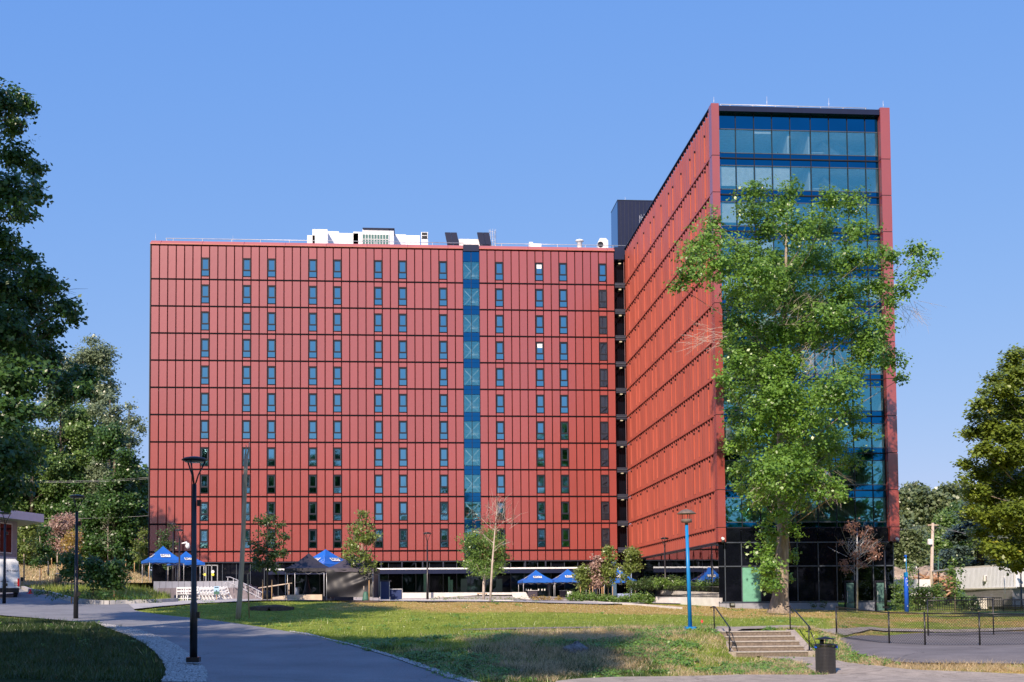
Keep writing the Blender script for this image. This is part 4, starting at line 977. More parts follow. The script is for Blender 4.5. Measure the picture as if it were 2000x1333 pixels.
# black picket fence far right and the low one beside the wing
def picket(lab, a, b_, hh, sp, cat='fence', name='picket_fence', solid=None):
    t = thing(name, lab, cat, a); u = (b_-a); Ln = u.length; n = int(Ln/sp)
    MB().tube(a+Vector((0, 0, hh)), b_+Vector((0, 0, hh)), .035, .035, 4).build('top_rail', M['black'], t)
    MB().tube(a+Vector((0, 0, .12)), b_+Vector((0, 0, .12)), .03, .03, 4).build('bottom_rail', M['black'], t)
    me = MB().box(-.014, .014, -.014, .014, .0, hh).mesh('picket', M['black'])
    for i in range(min(n+1, 200)):
        link_mesh('picket', me, t, u*(i/n))
    return t
a = at(1789, 1194, 84); b_ = at(1957, 1194, 84); picket('black picket fence in front of the shrubs and the grey shed', a, b_, (1194-1167)*84/FPX, .17)
a = at(1284, 1165, 104); b_ = at(1407, 1169, 96.3); picket('black picket fence on the white plinth beside the wing glazing', a, b_, (1165-1143.5)*100/FPX, .15)
mb = MB(); q = at(1292, 1163, 105); q2 = at(1407, 1168, 97.2)
t = thing('pale_board_screen', 'row of pale upright boards behind the black picket fence', 'screen', q)
bme = MB().box(-.06, .06, -.02, .02, 0, .42).mesh('board', M['conc_w'])
for i in range(60): link_mesh('board', bme, t, (q2-q)*(i/59))
fc = thing('gate_fence', 'black mesh gate panel right of the picket fence', 'gate', at(1960, 1194, 83))
fa_ = [at(1960, 1195, 83), at(1983, 1195, 83), at(2040, 1195, 83)]
for p in fa_: MB().tube(p, p+Vector((0, 0, .85)), .035, .035, 6).build('post', M['black'], fc)
for zz_ in (.05, .42, .85): MB().tube(fa_[0]+Vector((0, 0, zz_)), fa_[-1]+Vector((0, 0, zz_)), .03, .03, 5).build('rail', M['black'], fc)
# white retaining wall beside the wing
w = [gp(1283, 106), gp(1408, 95.2)]
wl = thing('retaining_wall', 'white concrete retaining wall at the foot of the picket fence', 'wall', w[0])
A, B = at(1281, 1178, 104.6), at(1407.5, 1187, 95.8)
MB().extrude([(A.x, A.y, -.6), (B.x, B.y, -1.2), (B.x, B.y, at(1408, 1167.5, 95.8).z-.02), (A.x, A.y, at(1284, 1165.5, 104).z)], (.18, .1, 0)).build('wall_body', M['conc_w'], wl)
# ------------------------------------------------------------------ tents
def tent(lab, x, y, z, rz, w=3.05, he=2.1, hp=1.25, m='tentblue', sign=True, group=None, leg='alu', mats=None, sag=.16):
    t = thing('canopy_tent', lab, 'tent', (0, 0, 0), group=group)
    n = 10; hw = w/2
    for side in range(4):
        V = []; F = []
        for i in range(n+1):
            s = i/n                      # 0 eave - 1 peak
            z_ = he+hp*(s**1.35)-sag*math.sin(math.pi*s)*0
            for j in range(n+1):
                v = -1+2*j/n; x_ = v*hw*(1-s); y_ = -hw*(1-s)
                zz_ = z_-.05*(1-abs(v))*math.sin(math.pi*min(1, s+.1))*1.2
                V.append((x_, y_, zz_))
        for i in range(n):
            for j in range(n):
                a = i*(n+1)+j; F.append((a, a+1, a+n+2, a+n+1))
        k = len(V)
        for j in range(n+1):
            v = -1+2*j/n; V.append((v*hw, -hw-.01, he)); V.append((v*hw, -hw-.02, he-.24-.02*math.sin(j*2.1)))
        for j in range(n):
            a = k+2*j; F.append((a, a+1, a+3, a+2))
        R = Matrix.Rotation(side*math.pi/2, 3, 'Z'); mb = MB(); mb.v = [tuple(R@Vector(v)) for v in V]; mb.f = F; mb.sm = [1]*len(F)
        fb_ = mb.build('roof_panel', M[(mats or [m]*4)[side]], t)
        if sign:
            sb = MB(); s0, s1 = .30, .50
            def P(u, s): return R@Vector((u, -hw*(1-s)-.03, he+hp*(s**1.35)-.05*math.sin(math.pi*(s+.1))+.07))
            sb.quad(P(-.42, s0), P(.42, s0), P(.42, s1), P(-.42, s1)); so = sb.build('sign_patch', M['whitem'], fb_)
            c0, c1 = P(0, s0), P(0, s1); up = (c1-c0).normalized(); rt = (R@Vector((1, 0, 0))); nn = rt.cross(up)
            mt_ = Matrix((rt, up, nn)).transposed().to_4x4(); mt_.translation = (c0+c1)/2+nn*.02; text_mesh('BCIT', .36, 'navy', fb_, mt_)
    for sx in (-1, 1):
        for sy in (-1, 1):
            MB().tube((sx*(hw-.06), sy*(hw-.06), 0), (sx*(hw-.06), sy*(hw-.06), he), .025, .025, 4).build('leg', M[leg], t)
    mb = MB()
    for s in range(4):
        R = Matrix.Rotation(s*math.pi/2, 3, 'Z')
        for q in range(4):
            xa = -hw+.06+q*(w-.12)/4; xb_ = xa+(w-.12)/4
            mb.tube(R@Vector((xa, -hw+.06, he-.05)), R@Vector((xb_, -hw+.06, he-.4)), .012, .012, 4, False); mb.tube(R@Vector((xa, -hw+.06, he-.4)), R@Vector((xb_, -hw+.06, he-.05)), .012, .012, 4, False)
    mb.build('truss', M['greym'], t)
    t.location = (x, y, z); t.rotation_euler = (0, 0, rz)
    return t
BT = 'blue event tents with white logo patches'
c = at(318, 1138, 112); t1 = tent('blue tent with white patch, leftmost tent on the terrace', c.x, 112, c.z, math.radians(24), w=3.1, he=(1138-1096)*112/FPX, hp=1.3, group=BT)
c = at(363, 1138, 114.5); tent('blue tent partly behind the tall black lamp', c.x, 114.5, c.z, math.radians(30), w=2.6, he=(1138-1100)*114.5/FPX, hp=1.05, group=BT)
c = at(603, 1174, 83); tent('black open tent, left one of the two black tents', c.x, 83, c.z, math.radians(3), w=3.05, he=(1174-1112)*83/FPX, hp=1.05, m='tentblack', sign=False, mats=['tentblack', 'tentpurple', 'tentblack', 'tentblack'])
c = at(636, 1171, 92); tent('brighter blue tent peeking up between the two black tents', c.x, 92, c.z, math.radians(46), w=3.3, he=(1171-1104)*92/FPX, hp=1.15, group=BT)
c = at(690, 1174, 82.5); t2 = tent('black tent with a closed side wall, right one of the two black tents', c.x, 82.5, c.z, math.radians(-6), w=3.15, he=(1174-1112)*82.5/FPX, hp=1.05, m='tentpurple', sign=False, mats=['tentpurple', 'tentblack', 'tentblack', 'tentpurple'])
# side wall of the closed tent
V = []; F = []; nx_, nz_ = 44, 24; w_ = 3.0; he_ = (1174-1112)*82.5/FPX
for j in range(nz_+1):
    for i in range(nx_+1):
        u, v = i/nx_, j/nz_
        fold = .05*math.sin(9*(u*1.3-v)+2*math.sin(5*v))*math.exp(-((u-.75)/.35)**2)+.03*math.sin(16*u+4*v)+.04*math.sin(5*u-9*v)
        V.append((-w_/2+w_*u, -w_/2-.05+fold*1.2-.1*v*(1-v), .25+(he_-.35)*v))
for j in range(nz_):
    for i in range(nx_):
        a = j*(nx_+1)+i; F.append((a, a+1, a+nx_+2, a+nx_+1))
o = npmesh('side_wall', V, F, mat('black_vinyl_wall', (.014, .014, .02), .5, 0, .2, 2), None, smooth=True); o.parent = t2
for nm, X_, sy in (('side_wall', -1.5, 0),):
    mb = MB(); mb.quad((-1.5, -1.4, .2), (-1.5, 1.5, .2), (-1.5, 1.5, he_-.1), (-1.5, -1.4, he_-.1)); mb.quad((1.5, -1.4, .2), (1.5, 1.5, .2), (1.5, 1.5, he_-.1), (1.5, -1.4, he_-.1))
    o = mb.build('side_wall', M['tentblack'], None); o.parent = t2
for i, (px, yb_, Y_, pk, ev, lab, rz) in enumerate(((1047, 1167, 122, 1113.5, 1134, 'blue tent over the drinks table, left of the three by the canopy', 4), (1109, 1168, 121, 1111.5, 1133, 'blue tent over the white litter bin, middle of the three by the canopy', 3), (1206, 1163, 119, 1108, 1134, 'blue tent behind the leafy saplings, right of the three by the canopy', 0))):
    c = at(px, yb_, Y_); tent(lab, c.x, Y_, c.z, math.radians(rz), w=(64 if i else 62)*Y_/FPX, he=(yb_-ev)*Y_/FPX, hp=(ev-pk)*Y_/FPX, group=BT)
# furniture under / beside the tents
def simple(name, lab, cat, parts, group=None, loc=None):
    t = thing(name, lab, cat, loc, group=group)
    for pn, mb, mt in parts: mb.build(pn, M[mt], t)
    return t
c = at(752, 1171.5, 84); x, y, z = c; s = 84/FPX
simple('upright_case', 'tall navy flight case standing beside the closed black tent', 'case', [('body', MB().box(x-8*s, x+8*s, y, y+.7, z, z+35*s), 'casenavy'), ('edge_frame', MB().box(x-9*s, x-8*s, y-.02, y+.05, z, z+35*s).box(x+8*s, x+9*s, y-.02, y+.05, z, z+35*s).box(x-9*s, x+9*s, y-.02, y+.05, z-.0, z+.04), 'alu'), ('draped_cover', MB().prism([(x-9*s, y-.03), (x+10*s, y-.03), (x+12*s, y+.8), (x-9*s, y+.8)], z+35*s, z+38*s), 'tentblack')], loc=c)
c = at(772, 1172, 84)
x = c.x; simple('low_case', 'low navy flight case with crumpled foil cover', 'case', [('body', MB().box(x-10*s, x+13*s, y+.05, y+.8, c.z, c.z+20*s), 'casenavy'), ('foil_cover', MB().box(x-2*s, x+12*s, y-.02, y+.04, c.z+.05, c.z+19*s), 'casenavy'), ('edge_frame', MB().box(x+13*s, x+14*s, y, y+.1, c.z, c.z+22*s).box(x-10*s, x+14*s, y, y+.1, c.z-.02, c.z+.03).box(x-10*s, x+14*s, y, y+.1, c.z+20*s, c.z+21.5*s), 'alu')], loc=c)
c = at(1113, 1169, 105); s = 105/FPX
simple('white_bin', 'white round litter bin with black lid by the plants', 'bin', [('body', MB().lathe(c, [(4.5*s, 0), (5.6*s, 14*s)], 14), 'whitem'), ('lid', MB().lathe(c+Vector((0, 0, 14*s)), [(6.2*s, 0), (5.8*s, 1.4*s), (1*s, 2*s)], 14), 'black')], loc=c)
for px, lab, yy in ((1040, 'dark cloth table with jars under the left blue tent', 1168), (1103, 'dark cloth table under the middle blue tent', 1168)):
    c = at(px, yy, 121.5); s = 121.5/FPX
    t = simple('draped_table', lab, 'table', [('cloth', MB().box(c.x-9*s, c.x+9*s, c.y-.3, c.y+.4, c.z, c.z+14*s), 'purplet'), ('table_top', MB().box(c.x-10*s, c.x+10*s, c.y-.4, c.y+.5, c.z+14*s, c.z+14.6*s), 'whitem')], loc=c)
for i, px in enumerate((1028, 1032, 1037, 1052, 1058.5, 1064)):
    c = at(px, 1154.5, 121.2); s = 121.2/FPX; big = i > 2
    simple('drink_jar', 'clear drinks jar on the dark table under the left blue tent', 'jar', [('body', MB().lathe(c, [(1.5*s, 0), (1.7*s, 3*s), (1.0*s, 4*s)] if big else [(1*s, 0), (1*s, 4*s)], 10), 'conc_w'), ('lid', MB().lathe(c+Vector((0, 0, 4*s)), [(1.1*s, 0), (1.0*s, .7*s)], 10), 'greenpane')], group='drinks jars on the table', loc=c)
c = at(521.5, 1171, 83); t = thing('covered_weight', 'round black covered weight at the foot of the staked tree', 'bag', c)
MB().lathe(c, [(.25, 0), (.36, .2), (.3, .45), (.1, .58), (.02, .6)], 14).build('cover', M['tentblack'], t)
c = at(580.5, 1162, 84); simple('white_barrel', 'small white barrel on the low wall under the black tent', 'barrel', [('body', MB().lathe(c, [(.12, 0), (.13, .1), (.13, .42), (.1, .5)], 14), 'whitem')], loc=c)
c = at(600, 1161, 84.3); t = thing('draped_stand', 'black cone-shaped cloth hung on the tent post', 'stand', c)
MB().lathe(c, [(.3, 0), (.2, .35), (.08, 1.0), (.04, 1.3)], 12).build('cloth', M['tentblack'], t)
# ------------------------------------------------------------------ terrace, seating tiers, walls
ter = drape('terrace', [gp(250, 103), gp(470, 101.2), gp(470, 136), gp(190, 140)], M['conc'], .0, 3); 
for v in ter.data.vertices: v.co.z = max(v.co.z, 1.92)
def curvedtier(name, lab, pxs, Yn, Yf, zt_, zb_, m):
    t = thing(name, lab, 'seating step', atz(pxs[0], zt_, Yn)); n = 14; fr = []; bk = []
    for i in range(n+1):
        px = pxs[0]+(pxs[1]-pxs[0])*i/n; bow = .9*math.sin(math.pi*i/n)
        p = atz(px, zt_, Yn+bow); q = atz(px, zt_, Yf+bow); fr.append(p); bk.append(q)
    for i in range(n):
        MB().prism([(fr[i].x, fr[i].y), (fr[i+1].x-.02, fr[i+1].y), (bk[i+1].x-.02, bk[i+1].y), (bk[i].x, bk[i].y)], zb_, zt_).build('block', M[m], t)
    return t
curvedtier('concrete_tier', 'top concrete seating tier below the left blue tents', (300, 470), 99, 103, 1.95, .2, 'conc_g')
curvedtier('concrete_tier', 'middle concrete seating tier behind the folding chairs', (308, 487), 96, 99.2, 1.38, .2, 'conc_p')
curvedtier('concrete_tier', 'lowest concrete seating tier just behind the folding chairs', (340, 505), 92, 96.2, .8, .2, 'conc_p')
t = thing('outdoor_stair', 'flight of concrete stairs right of the curved seating tiers', 'stair', atz(500, .3, 90))
a0 = atz(498, .4, 89).x; a1 = atz(528, .4, 89).x
for i in range(9):
    y_ = 88+i*1.2; f_ = (8-i)/8
    xl_ = atz(472, 0, y_).x*1; xr2 = atz(532-i*7.5, 0, y_).x
    MB().box(xl_, xr2, y_, 100, .2, .35+i*.19).build('step', M['conc_p'], t)
for lab, o1 in (('silver handrail of the concrete stairs, nearer one', 0), ('silver handrail of the concrete stairs, farther one', 1)):
    P = [at(442, 1127.5, 97-o1*0), at(449, 1127.5, 96.5), at(462, 1132.5, 95), at(520, 1161.5, 88), at(521, 1164, 88)]
    P = [p+Vector((-.25*o1, .5*o1, -.35*o1)) for p in P]
    t = thing('stair_rail', lab, 'handrail', P[-1]); MB().path(P, .03, 6).build('top_rail', M['alu'], t)
    for px, yt, yb_, Y_ in ((445, 1127.5, 1143, 96.8), (456, 1131, 1152, 95.6), (479, 1141, 1161, 93), (502, 1153, 1170, 90), (505, 1154, 1171, 89.6)):
        p = at(px, yt, Y_)+Vector((-.25*o1, .5*o1, -.35*o1)); q = at(px, yb_, Y_)+Vector((-.25*o1, .5*o1, 0)); MB().tube(q, p, .025, .025, 6).build('post', M['alu'], t)
t = thing('ramp_rail', 'pale wooden ramp rail left of the black tents', 'handrail', at(505, 1150, 86))
MB().path([at(505, 1149, 86), at(570, 1139.5, 84)], .04, 6).build('top_rail', M['conc_b'], t)
for px, yt, yb_ in ((521.5, 1146, 1172), (564.5, 1140, 1165)): MB().tube(at(px, yb_, 85), at(px, yt, 85), .045, .045, 6).build('post', M['conc_b'], t)
def wall(lab, P, Y_, dep, m='conc_b', cat='low wall'):   # P: top-left,bottom-left,...in px polygon
    pts = [at(px, py, Y_) for px, py in P]; t = thing('low_wall', lab, cat, pts[0])
    MB().extrude(pts, (0, dep, 0)).build('wall_body', M[m], t); return t
wall('sloping beige concrete ramp wall left of the black tents', [(508, 1172.5), (565, 1173.5), (565, 1162.5), (540, 1166), (508, 1171)], 84.6, .3)
wall('beige concrete bench wall under the open black tent', [(561, 1174), (629, 1174), (629, 1161.5), (563, 1162)], 82.2, .5)
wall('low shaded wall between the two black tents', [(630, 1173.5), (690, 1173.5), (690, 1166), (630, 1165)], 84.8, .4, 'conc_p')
wall('long pale planter wall before the entrance doors', [(783, 1169), (840, 1168.5), (940, 1162.5), (1000, 1162), (1000, 1157.5), (783, 1158)], 112, .3, 'conc_w')
wall('stubby pale planter wall left of the drinks tent', [(1000, 1162), (1003, 1168), (1035, 1171), (1027, 1157), (1000, 1157)], 111.5, .35, 'conc_w')
wall('white concrete ledge before the left entrance doors', [(386, 1140.5), (436, 1140.5), (436, 1136), (386, 1136)], 106, .6, 'conc_b')
t = thing('park_bench', 'backless wooden bench on dark legs behind the round tree', 'bench', at(945, 1163, 108))
for k in range(4):
    a, b_ = at(932, 1160.5, 108+k*.14), at(952, 1160.5, 108+k*.14); MB().box(a.x, b_.x, a.y, a.y+.11, a.z, a.z+.06).build('slat', M['bench'], t)
for px in (934, 950): a = at(px, 1163.5, 108); MB().box(a.x-.05, a.x+.05, a.y, a.y+.5, a.z, a.z+.13).build('leg', M['black'], t)
# ------------------------------------------------------------------ folding chairs leaning in a row
def folding_chair():
    t = thing('folding_chair', 'white folding chair', 'chair', (0, 0, 0), group='white folding chairs lined up before the seating tiers')
    for s in (-1, 1):
        MB().box(s*.21-.018, s*.21+.018, -.016, .016, 0, .88).build('back_post', M['whitem'], t)
        MB().extrude([(s*.19-.016, -.16, 0), (s*.19-.016, -.12, 0), (s*.19-.016, .05, .44), (s*.19-.016, .01, .44)], (.032, 0, 0)).build('leg', M['whitem'], t)
    MB().box(-.19, .19, -.02, .02, .78, .88).build('top_rail', M['whitem'], t)
    MB().box(-.19, .19, -.015, .015, .58, .66).build('back_rail', M['whitem'], t)
    MB().box(-.2, .2, -.14, .14, .42, .455).build('seat', M['whitem'], t)
    MB().box(-.19, .19, -.12, -.1, .12, .16).build('stretcher', M['whitem'], t)
    return t
ch0 = folding_chair(); cr = []
for i, px in enumerate(np.linspace(352, 369, 3)): cr.append((px, 1177, 84+i*.05, 0, .0, 'upright white folding chair left of the tall black lamp'))
for i, px in enumerate(np.linspace(392, 424, 6)): cr.append((px, 1175.5-i*.1, 85.5, .5, -.42, 'white folding chair leaning in the row just right of the tall black lamp'))
for i, px in enumerate(np.linspace(428, 446, 4)): cr.append((px, 1175, 86.2, .6, -.38, 'white folding chair leaning in the row around the small blue sign'))
cr.append((372, 1176.5, 84.8, .2, -.1, 'white folding chair half hidden by the tall black lamp'))
cr.append((384, 1176.3, 85.2, .3, -.2, 'white folding chair directly behind the tall black lamp'))
for i, (px, py, Y_, rz, tl, lab) in enumerate(cr):
    o = ch0 if i == 0 else copy_tree(ch0); p = at(px, py, Y_); o.location = (p.x, Y_, h(p.x, Y_)+.05); o.rotation_euler = (.0, tl, rz); o['label'] = lab
    o.scale = (1.08, 1.08, 1.02)
c = at(423, 1170, 84.8); s = 84.8/FPX
t = thing('notice_board', 'small pale blue and green sign on a stick among the folding chairs', 'sign', c)
MB().box(c.x-.02, c.x+.02, c.y, c.y+.03, c.z-.1, c.z+.5).build('stick', M['stake'], t)
MB().box(c.x-5*s, c.x+5*s, c.y-.03, c.y, c.z+.3, c.z+24*s).build('board', mat('sign_blue', (.35, .55, .75), .6), t)
MB().box(c.x-5*s, c.x+5*s, c.y-.04, c.y-.03, c.z+.3, c.z+.5).build('green_band', M['treegreen'], t)
MB().box(c.x-3.6*s, c.x+3.6*s, c.y-.04, c.y-.03, c.z+21*s, c.z+22.5*s).box(c.x-1.5*s, c.x+1.2*s, c.y-.04, c.y-.03, c.z+14.5*s, c.z+16.2*s).build('printed_mark', M['navy'], t)
# ------------------------------------------------------------------ white van
c = at(9, 1161, 87); y = 87; s = 87/FPX; gz_ = h(c.x, y)+.04
xl_, xr_ = c.x-1.0, at(37.3, 1120, y).x; xm_ = (xl_+xr_)/2; wv = xr_-xl_
van = thing('delivery_van', 'white panel van seen from behind, parked at the left edge', 'van', (xm_, y, gz_))
zt_ = at(20, 1092, y).z
def sect(inset, z0_, z1_, y_): return [(xl_+inset, y_, z0_), (xr_-inset, y_, z0_), (xr_-.02-inset, y_, z0_+.9), (xr_-.13-inset, y_, z1_-.18), (xr_-.3-inset, y_, z1_), (xl_+.3+inset, y_, z1_), (xl_+.13+inset, y_, z1_-.18), (xl_+.02+inset, y_, z0_+.9)]
MB().extrude(sect(0, gz_+.62, zt_, y), (0, 5.2, 0)).build('body', M['vanwhite'], van)
for sgn in (-1, 1):
    cx_ = xm_+sgn*wv*.235
    d_ = MB().box(cx_-wv*.215, cx_+wv*.215, y-.03, y+.02, gz_+.66, zt_-.16).build('rear_door', M['vanwhite'], van)
    MB().box(cx_-sgn*.32-.12, cx_-sgn*.32+.12, y-.06, y-.03, gz_+1.1, gz_+1.14).build('handle', M['black'], d_)
    MB().box(xm_+sgn*wv*.46-.06, xm_+sgn*wv*.46+.06, y-.05, y+.1, gz_+.78, gz_+1.32).build('tail_light', M['redlight'], van)
    MB().tube((xm_+sgn*(wv/2-.14), y+.4, gz_+.33), (xm_+sgn*(wv/2-.4), y+.4, gz_+.33), .34, .34, 20).build('wheel', M['tyre'], van)
    MB().tube((xm_+sgn*(wv/2-.14), y+4, gz_+.33), (xm_+sgn*(wv/2-.4), y+4, gz_+.33), .34, .34, 20).build('wheel', M['tyre'], van)
MB().box(xl_+.03, xr_-.03, y-.12, y+.3, gz_+.35, gz_+.66).build('bumper', M['black'], van)
MB().box(xr_, xr_+.18, y+4.1, y+4.2, gz_+1.2, gz_+1.5).build('wing_mirror', M['black'], van)
text_mesh('877 4663', .2, 'navy', van, Matrix.Translation(Vector((xm_+.5, y-.036, gz_+1.83))-van.location) @ Matrix.Rotation(math.pi/2, 4, 'X'))
mb = MB()
for k in range(3): mb.box(xm_+.62, xm_+.86, y-.04, y-.031, gz_+.84+k*.1, gz_+.89+k*.1)
mb.build('printed_mark', M['mull'], van)
van.rotation_euler = (0, 0, .285)
# ------------------------------------------------------------------ low building on the left
t = thing('low_white_building', 'low building with wide overhanging pale roof at the left edge', 'building', at(0, 1150, 108))
ra, rb = at(86, 1005, 116), at(-420, 960, 84); zr_ = ra.z; zb2 = zr_-.75
dirv = Vector((rb.x-ra.x, rb.y-ra.y)).normalized(); nv = Vector((dirv.y, -dirv.x)); nv = nv if nv.x < 0 else -nv
nv = Vector((-.55, .83))
P = [Vector((ra.x, ra.y)), Vector((rb.x, rb.y)), Vector((rb.x, rb.y))+nv*22, Vector((ra.x, ra.y))+nv*22]
area = sum(P[i].x*P[(i+1) % 4].y-P[(i+1) % 4].x*P[i].y for i in range(4))
if area < 0: P = P[::-1]
MB().prism(P, zb2, zr_).build('roof', M['shed'], t)
cx_ = sum((p for p in P), Vector((0, 0)))/4; Q = [cx_+(p-cx_)*.80 for p in P]
MB().prism(Q, .5, zb2-.02).build('wall', M['brick'], t)
# window bands on the visible side
A_, B_ = at(30, 1100, 111), at(-420, 1060, 87)
dv = (B_-A_); dv.z = 0; Ln = dv.length; dv.normalize(); nn = Vector((dv.y, -dv.x, 0)); nn = nn if nn.y < 0 else -nn
wa = Vector((Q[0].x, Q[0].y, 0)); wb = Vector((Q[1].x, Q[1].y, 0))
def edge(P2):
    best = None
    for i in range(4):
        a, b_ = P2[i], P2[(i+1) % 4]; mid = (a+b_)/2
        if best is None or mid.y+0*mid.x < best[0]: best = (mid.y, a, b_)
    return best[1], best[2]
e0 = cx_+(Vector((ra.x, ra.y))-cx_)*.80; e1 = cx_+(Vector((rb.x, rb.y))-cx_)*.80
ed = (e1-e0).normalized(); en = Vector((ed.y, -ed.x)); en = en if en.dot(e0-cx_)+en.dot(e1-cx_) > 0 else -en
for lv, (za, zb3) in enumerate(((1.4, 3.2), (4.9, 7.4))):
    for i in range(8):
        a = e0+ed*(1+i*2.6); b_ = a+ed*2.1
        fr = MB().prism([a+en*.0, b_+en*.0, b_+en*.08, a+en*.08][::1], za-.1, zb3+.1); f_ = fr.build('window', M['shedw'], t)
        a2, b2_ = a+ed*.12, b_-ed*.12
        MB().prism([a2+en*.081, b2_+en*.081, b2_+en*.1, a2+en*.1], za, zb3).build('pane', M['blackglass'], f_)
MB().prism([e0+ed*.2, e1, e1+en*.05, e0+ed*.2+en*.05], 3.6, 4.5).build('spandrel_band', M['shed'], t)
# dark bin on the left slope, island bollard
c = at(113, 1147, 112); simple('litter_bin', 'round brown litter bin with domed lid on the left verge', 'bin', [('body', MB().lathe(c, [(.28, 0), (.3, .1), (.3, .9)], 16), 'barkdark'), ('lid', MB().lathe(c+Vector((0, 0, .93)), [(.34, 0), (.3, .08)], 16), 'black'), ('lid_top', MB().lathe(c+Vector((0, 0, 1.15)), [(.26, 0), (.2, .08), (.02, .1)], 14), 'greym')], loc=c)
c = at(59, 1160, 87); simple('traffic_cone', 'small fallen red-orange cone at the kerb beside the van', 'cone', [('body', MB().lathe(c, [(.14, 0), (.03, .32)], 10), 'flag'), ('base', MB().cbox(c+Vector((0, 0, .01)), .34, .34, .03), 'flag')], loc=c)
# ------------------------------------------------------------------ right background
t = thing('storage_shed', 'pale grey ribbed metal shed behind the picket fence', 'shed', at(1930, 1194, 100))
A_ = at(1866, 1113, 108); B_ = at(1983.5, 1104.5, 97); Cc = at(2100, 1106, 99); zt_ = B_.z; zm = at(1983, 1147, 97).z
def vwall(a, b_, z0_, z1_, m, name, thick=.2, lab=None):
    u = Vector((b_.x-a.x, b_.y-a.y)); u.normalize(); n_ = Vector((-u.y, u.x)); n_ = n_ if n_.y > 0 else -n_
    p = [(a.x, a.y), (b_.x, b_.y), (b_.x+n_.x*thick, b_.y+n_.y*thick), (a.x+n_.x*thick, a.y+n_.y*thick)]
    ar = sum(p[i][0]*p[(i+1) % 4][1]-p[(i+1) % 4][0]*p[i][1] for i in range(4))
    if ar < 0: p = p[::-1]
    return MB().prism(p, z0_, z1_).build(name, M[m], t)
vwall(A_, B_, zm, zt_, 'shed', 'upper_wall'); vwall(B_, Cc, zm, zt_, 'shedw', 'end_wall')
mb = MB(); n = 46
for i in range(n):
    p = A_.lerp(B_, (i+.5)/n); mb.box(p.x-.03, p.x+.03, p.y-.07, p.y, zm, zt_)
mb.build('wall_ribs', M['shed'], t, kind='stuff')
roofp = [(A_.x, A_.y), (B_.x, B_.y), (Cc.x, Cc.y), (Cc.x+2, Cc.y+16), (A_.x+3, A_.y+12)]
MB().prism([(p[0], p[1]) for p in roofp], zt_, zt_+.15).build('roof', M['shedw'], t)
sh_ = Vector((0, .6, 0)); vwall(at(1876, 1160, 107.2)+sh_, at(1890, 1160, 106)+sh_, -.6, zm, 'mossgreen', 'door')
a0_, a1_ = at(1892, 1160, 105.9)+sh_, B_+sh_
z_ = -.6; i = 0
while z_ < zm-.1:
    vwall(a0_+Vector((0, .03*(i % 2), 0)), a1_+Vector((0, .03*(i % 2), 0)), z_, z_+.19, 'shutter', 'shutter_slat', .05); z_ += .2; i += 1
vwall(B_+sh_, Cc+sh_, -.6, zm, 'shutter', 'lower_end_wall'); vwall(A_+Vector((.1, -.15, 0)), B_+Vector((0, -.15, 0)), zm-.1, zm+.02, 'shedw', 'fascia', .1)
vwall(at(1892, 1160, 103)+sh_*0, Cc+Vector((0, -.4, 0)), -.8, at(1950, 1169, 97).z, 'conc_w', 'base_wall', .15)
p = at(1928, 1130, 102.2); v_ = MB().box(p.x-.35, p.x+.35, p.y-.2, p.y+.1, p.z-.25, p.z+.25).build('vent', M['shedw'], t)
for k in range(4): MB().box(p.x-.25, p.x+.25, p.y-.24, p.y-.2, p.z-.2+k*.11, p.z-.14+k*.11).build('slat', M['shutter'], v_)
p = at(1963, 1147, 96.5); MB().tube(p-Vector((0, 0, 1.0)), p+Vector((-.05, 0, .9)), .03, .03, 6).build('white_pipe', M['whitem'], t)
# blue emergency tower
b_ = at(1771, 1195, 90.5); x, y, z = b_; s = 90.5/FPX
t = thing('emergency_tower', 'tall blue emergency call tower with a white dome camera', 'call tower', b_)
MB().path([b_, b_+Vector((0, 0, 50*s)), b_+Vector((0, 0, 77*s))], [4.6*s, 4.2*s, 3.6*s], 12).build('body', M['bluetower'], t)
MB().box(x-3.6*s, x+2*s, y-.2, y+.1, z+70*s, z+79*s).build('call_panel', M['blue'], t)
MB().tube(b_+Vector((1.2*s, 0, 77*s)), b_+Vector((1.2*s, 0, 114*s)), 1.1*s, 1.0*s, 8).build('mast', M['blue'], t)
MB().box(x-2*s, x+2*s, y-.08, y+.08, z+110*s, z+114*s).build('camera_arm', M['bluetower'], t)
MB().lathe((x-1.2*s, y, z+102*s), [(.3*s, -2.5*s), (2*s, -1*s), (2.4*s, 2*s), (1.2*s, 4*s)], 12).build('camera_dome', M['whitem'], t)
for dx, zz_ in ((-.5, 66), (.8, 60), (0, 10), (1, 52)): MB().box(x+dx*s-.6*s, x+dx*s+.6*s, y-4.6*s-.01, y-4.2*s, z+zz_*s, z+(zz_+2)*s).build('label_patch', M['whitem'], t)
# utility pole with wires
b_ = at(1817, 1196, 120); tp = at(1822, 1022, 120)
t = thing('utility_pole', 'pale wooden utility pole with crossarm and transformer box right of the wing', 'utility pole', b_)
MB().path([b_-Vector((0, 0, .5)), tp], [.22, .14], 8).build('shaft', M['barkpale'], t)
a, c = at(1812, 1026, 120), at(1832, 1025, 120); MB().box(a.x, c.x, 119.9, 120.1, a.z-.06, a.z+.06).build('crossarm', M['wood'], t)
p = at(1816.5, 1058, 119.8); MB().box(p.x-.25, p.x+.15, p.y-.2, p.y+.1, p.z-.3, p.z+.25).build('transformer_box', M['whitem'], t)
def wire(lab, pts, sag, r=.012, nm='overhead_wire'):
    a, b_ = pts; P = [a.lerp(b_, q/14)+Vector((0, 0, -sag*4*(q/14)*(1-q/14))) for q in range(15)]
    o = MB().path(P, r, 4, False).build(nm, M['greym']); return tag(o, lab, 'cable')
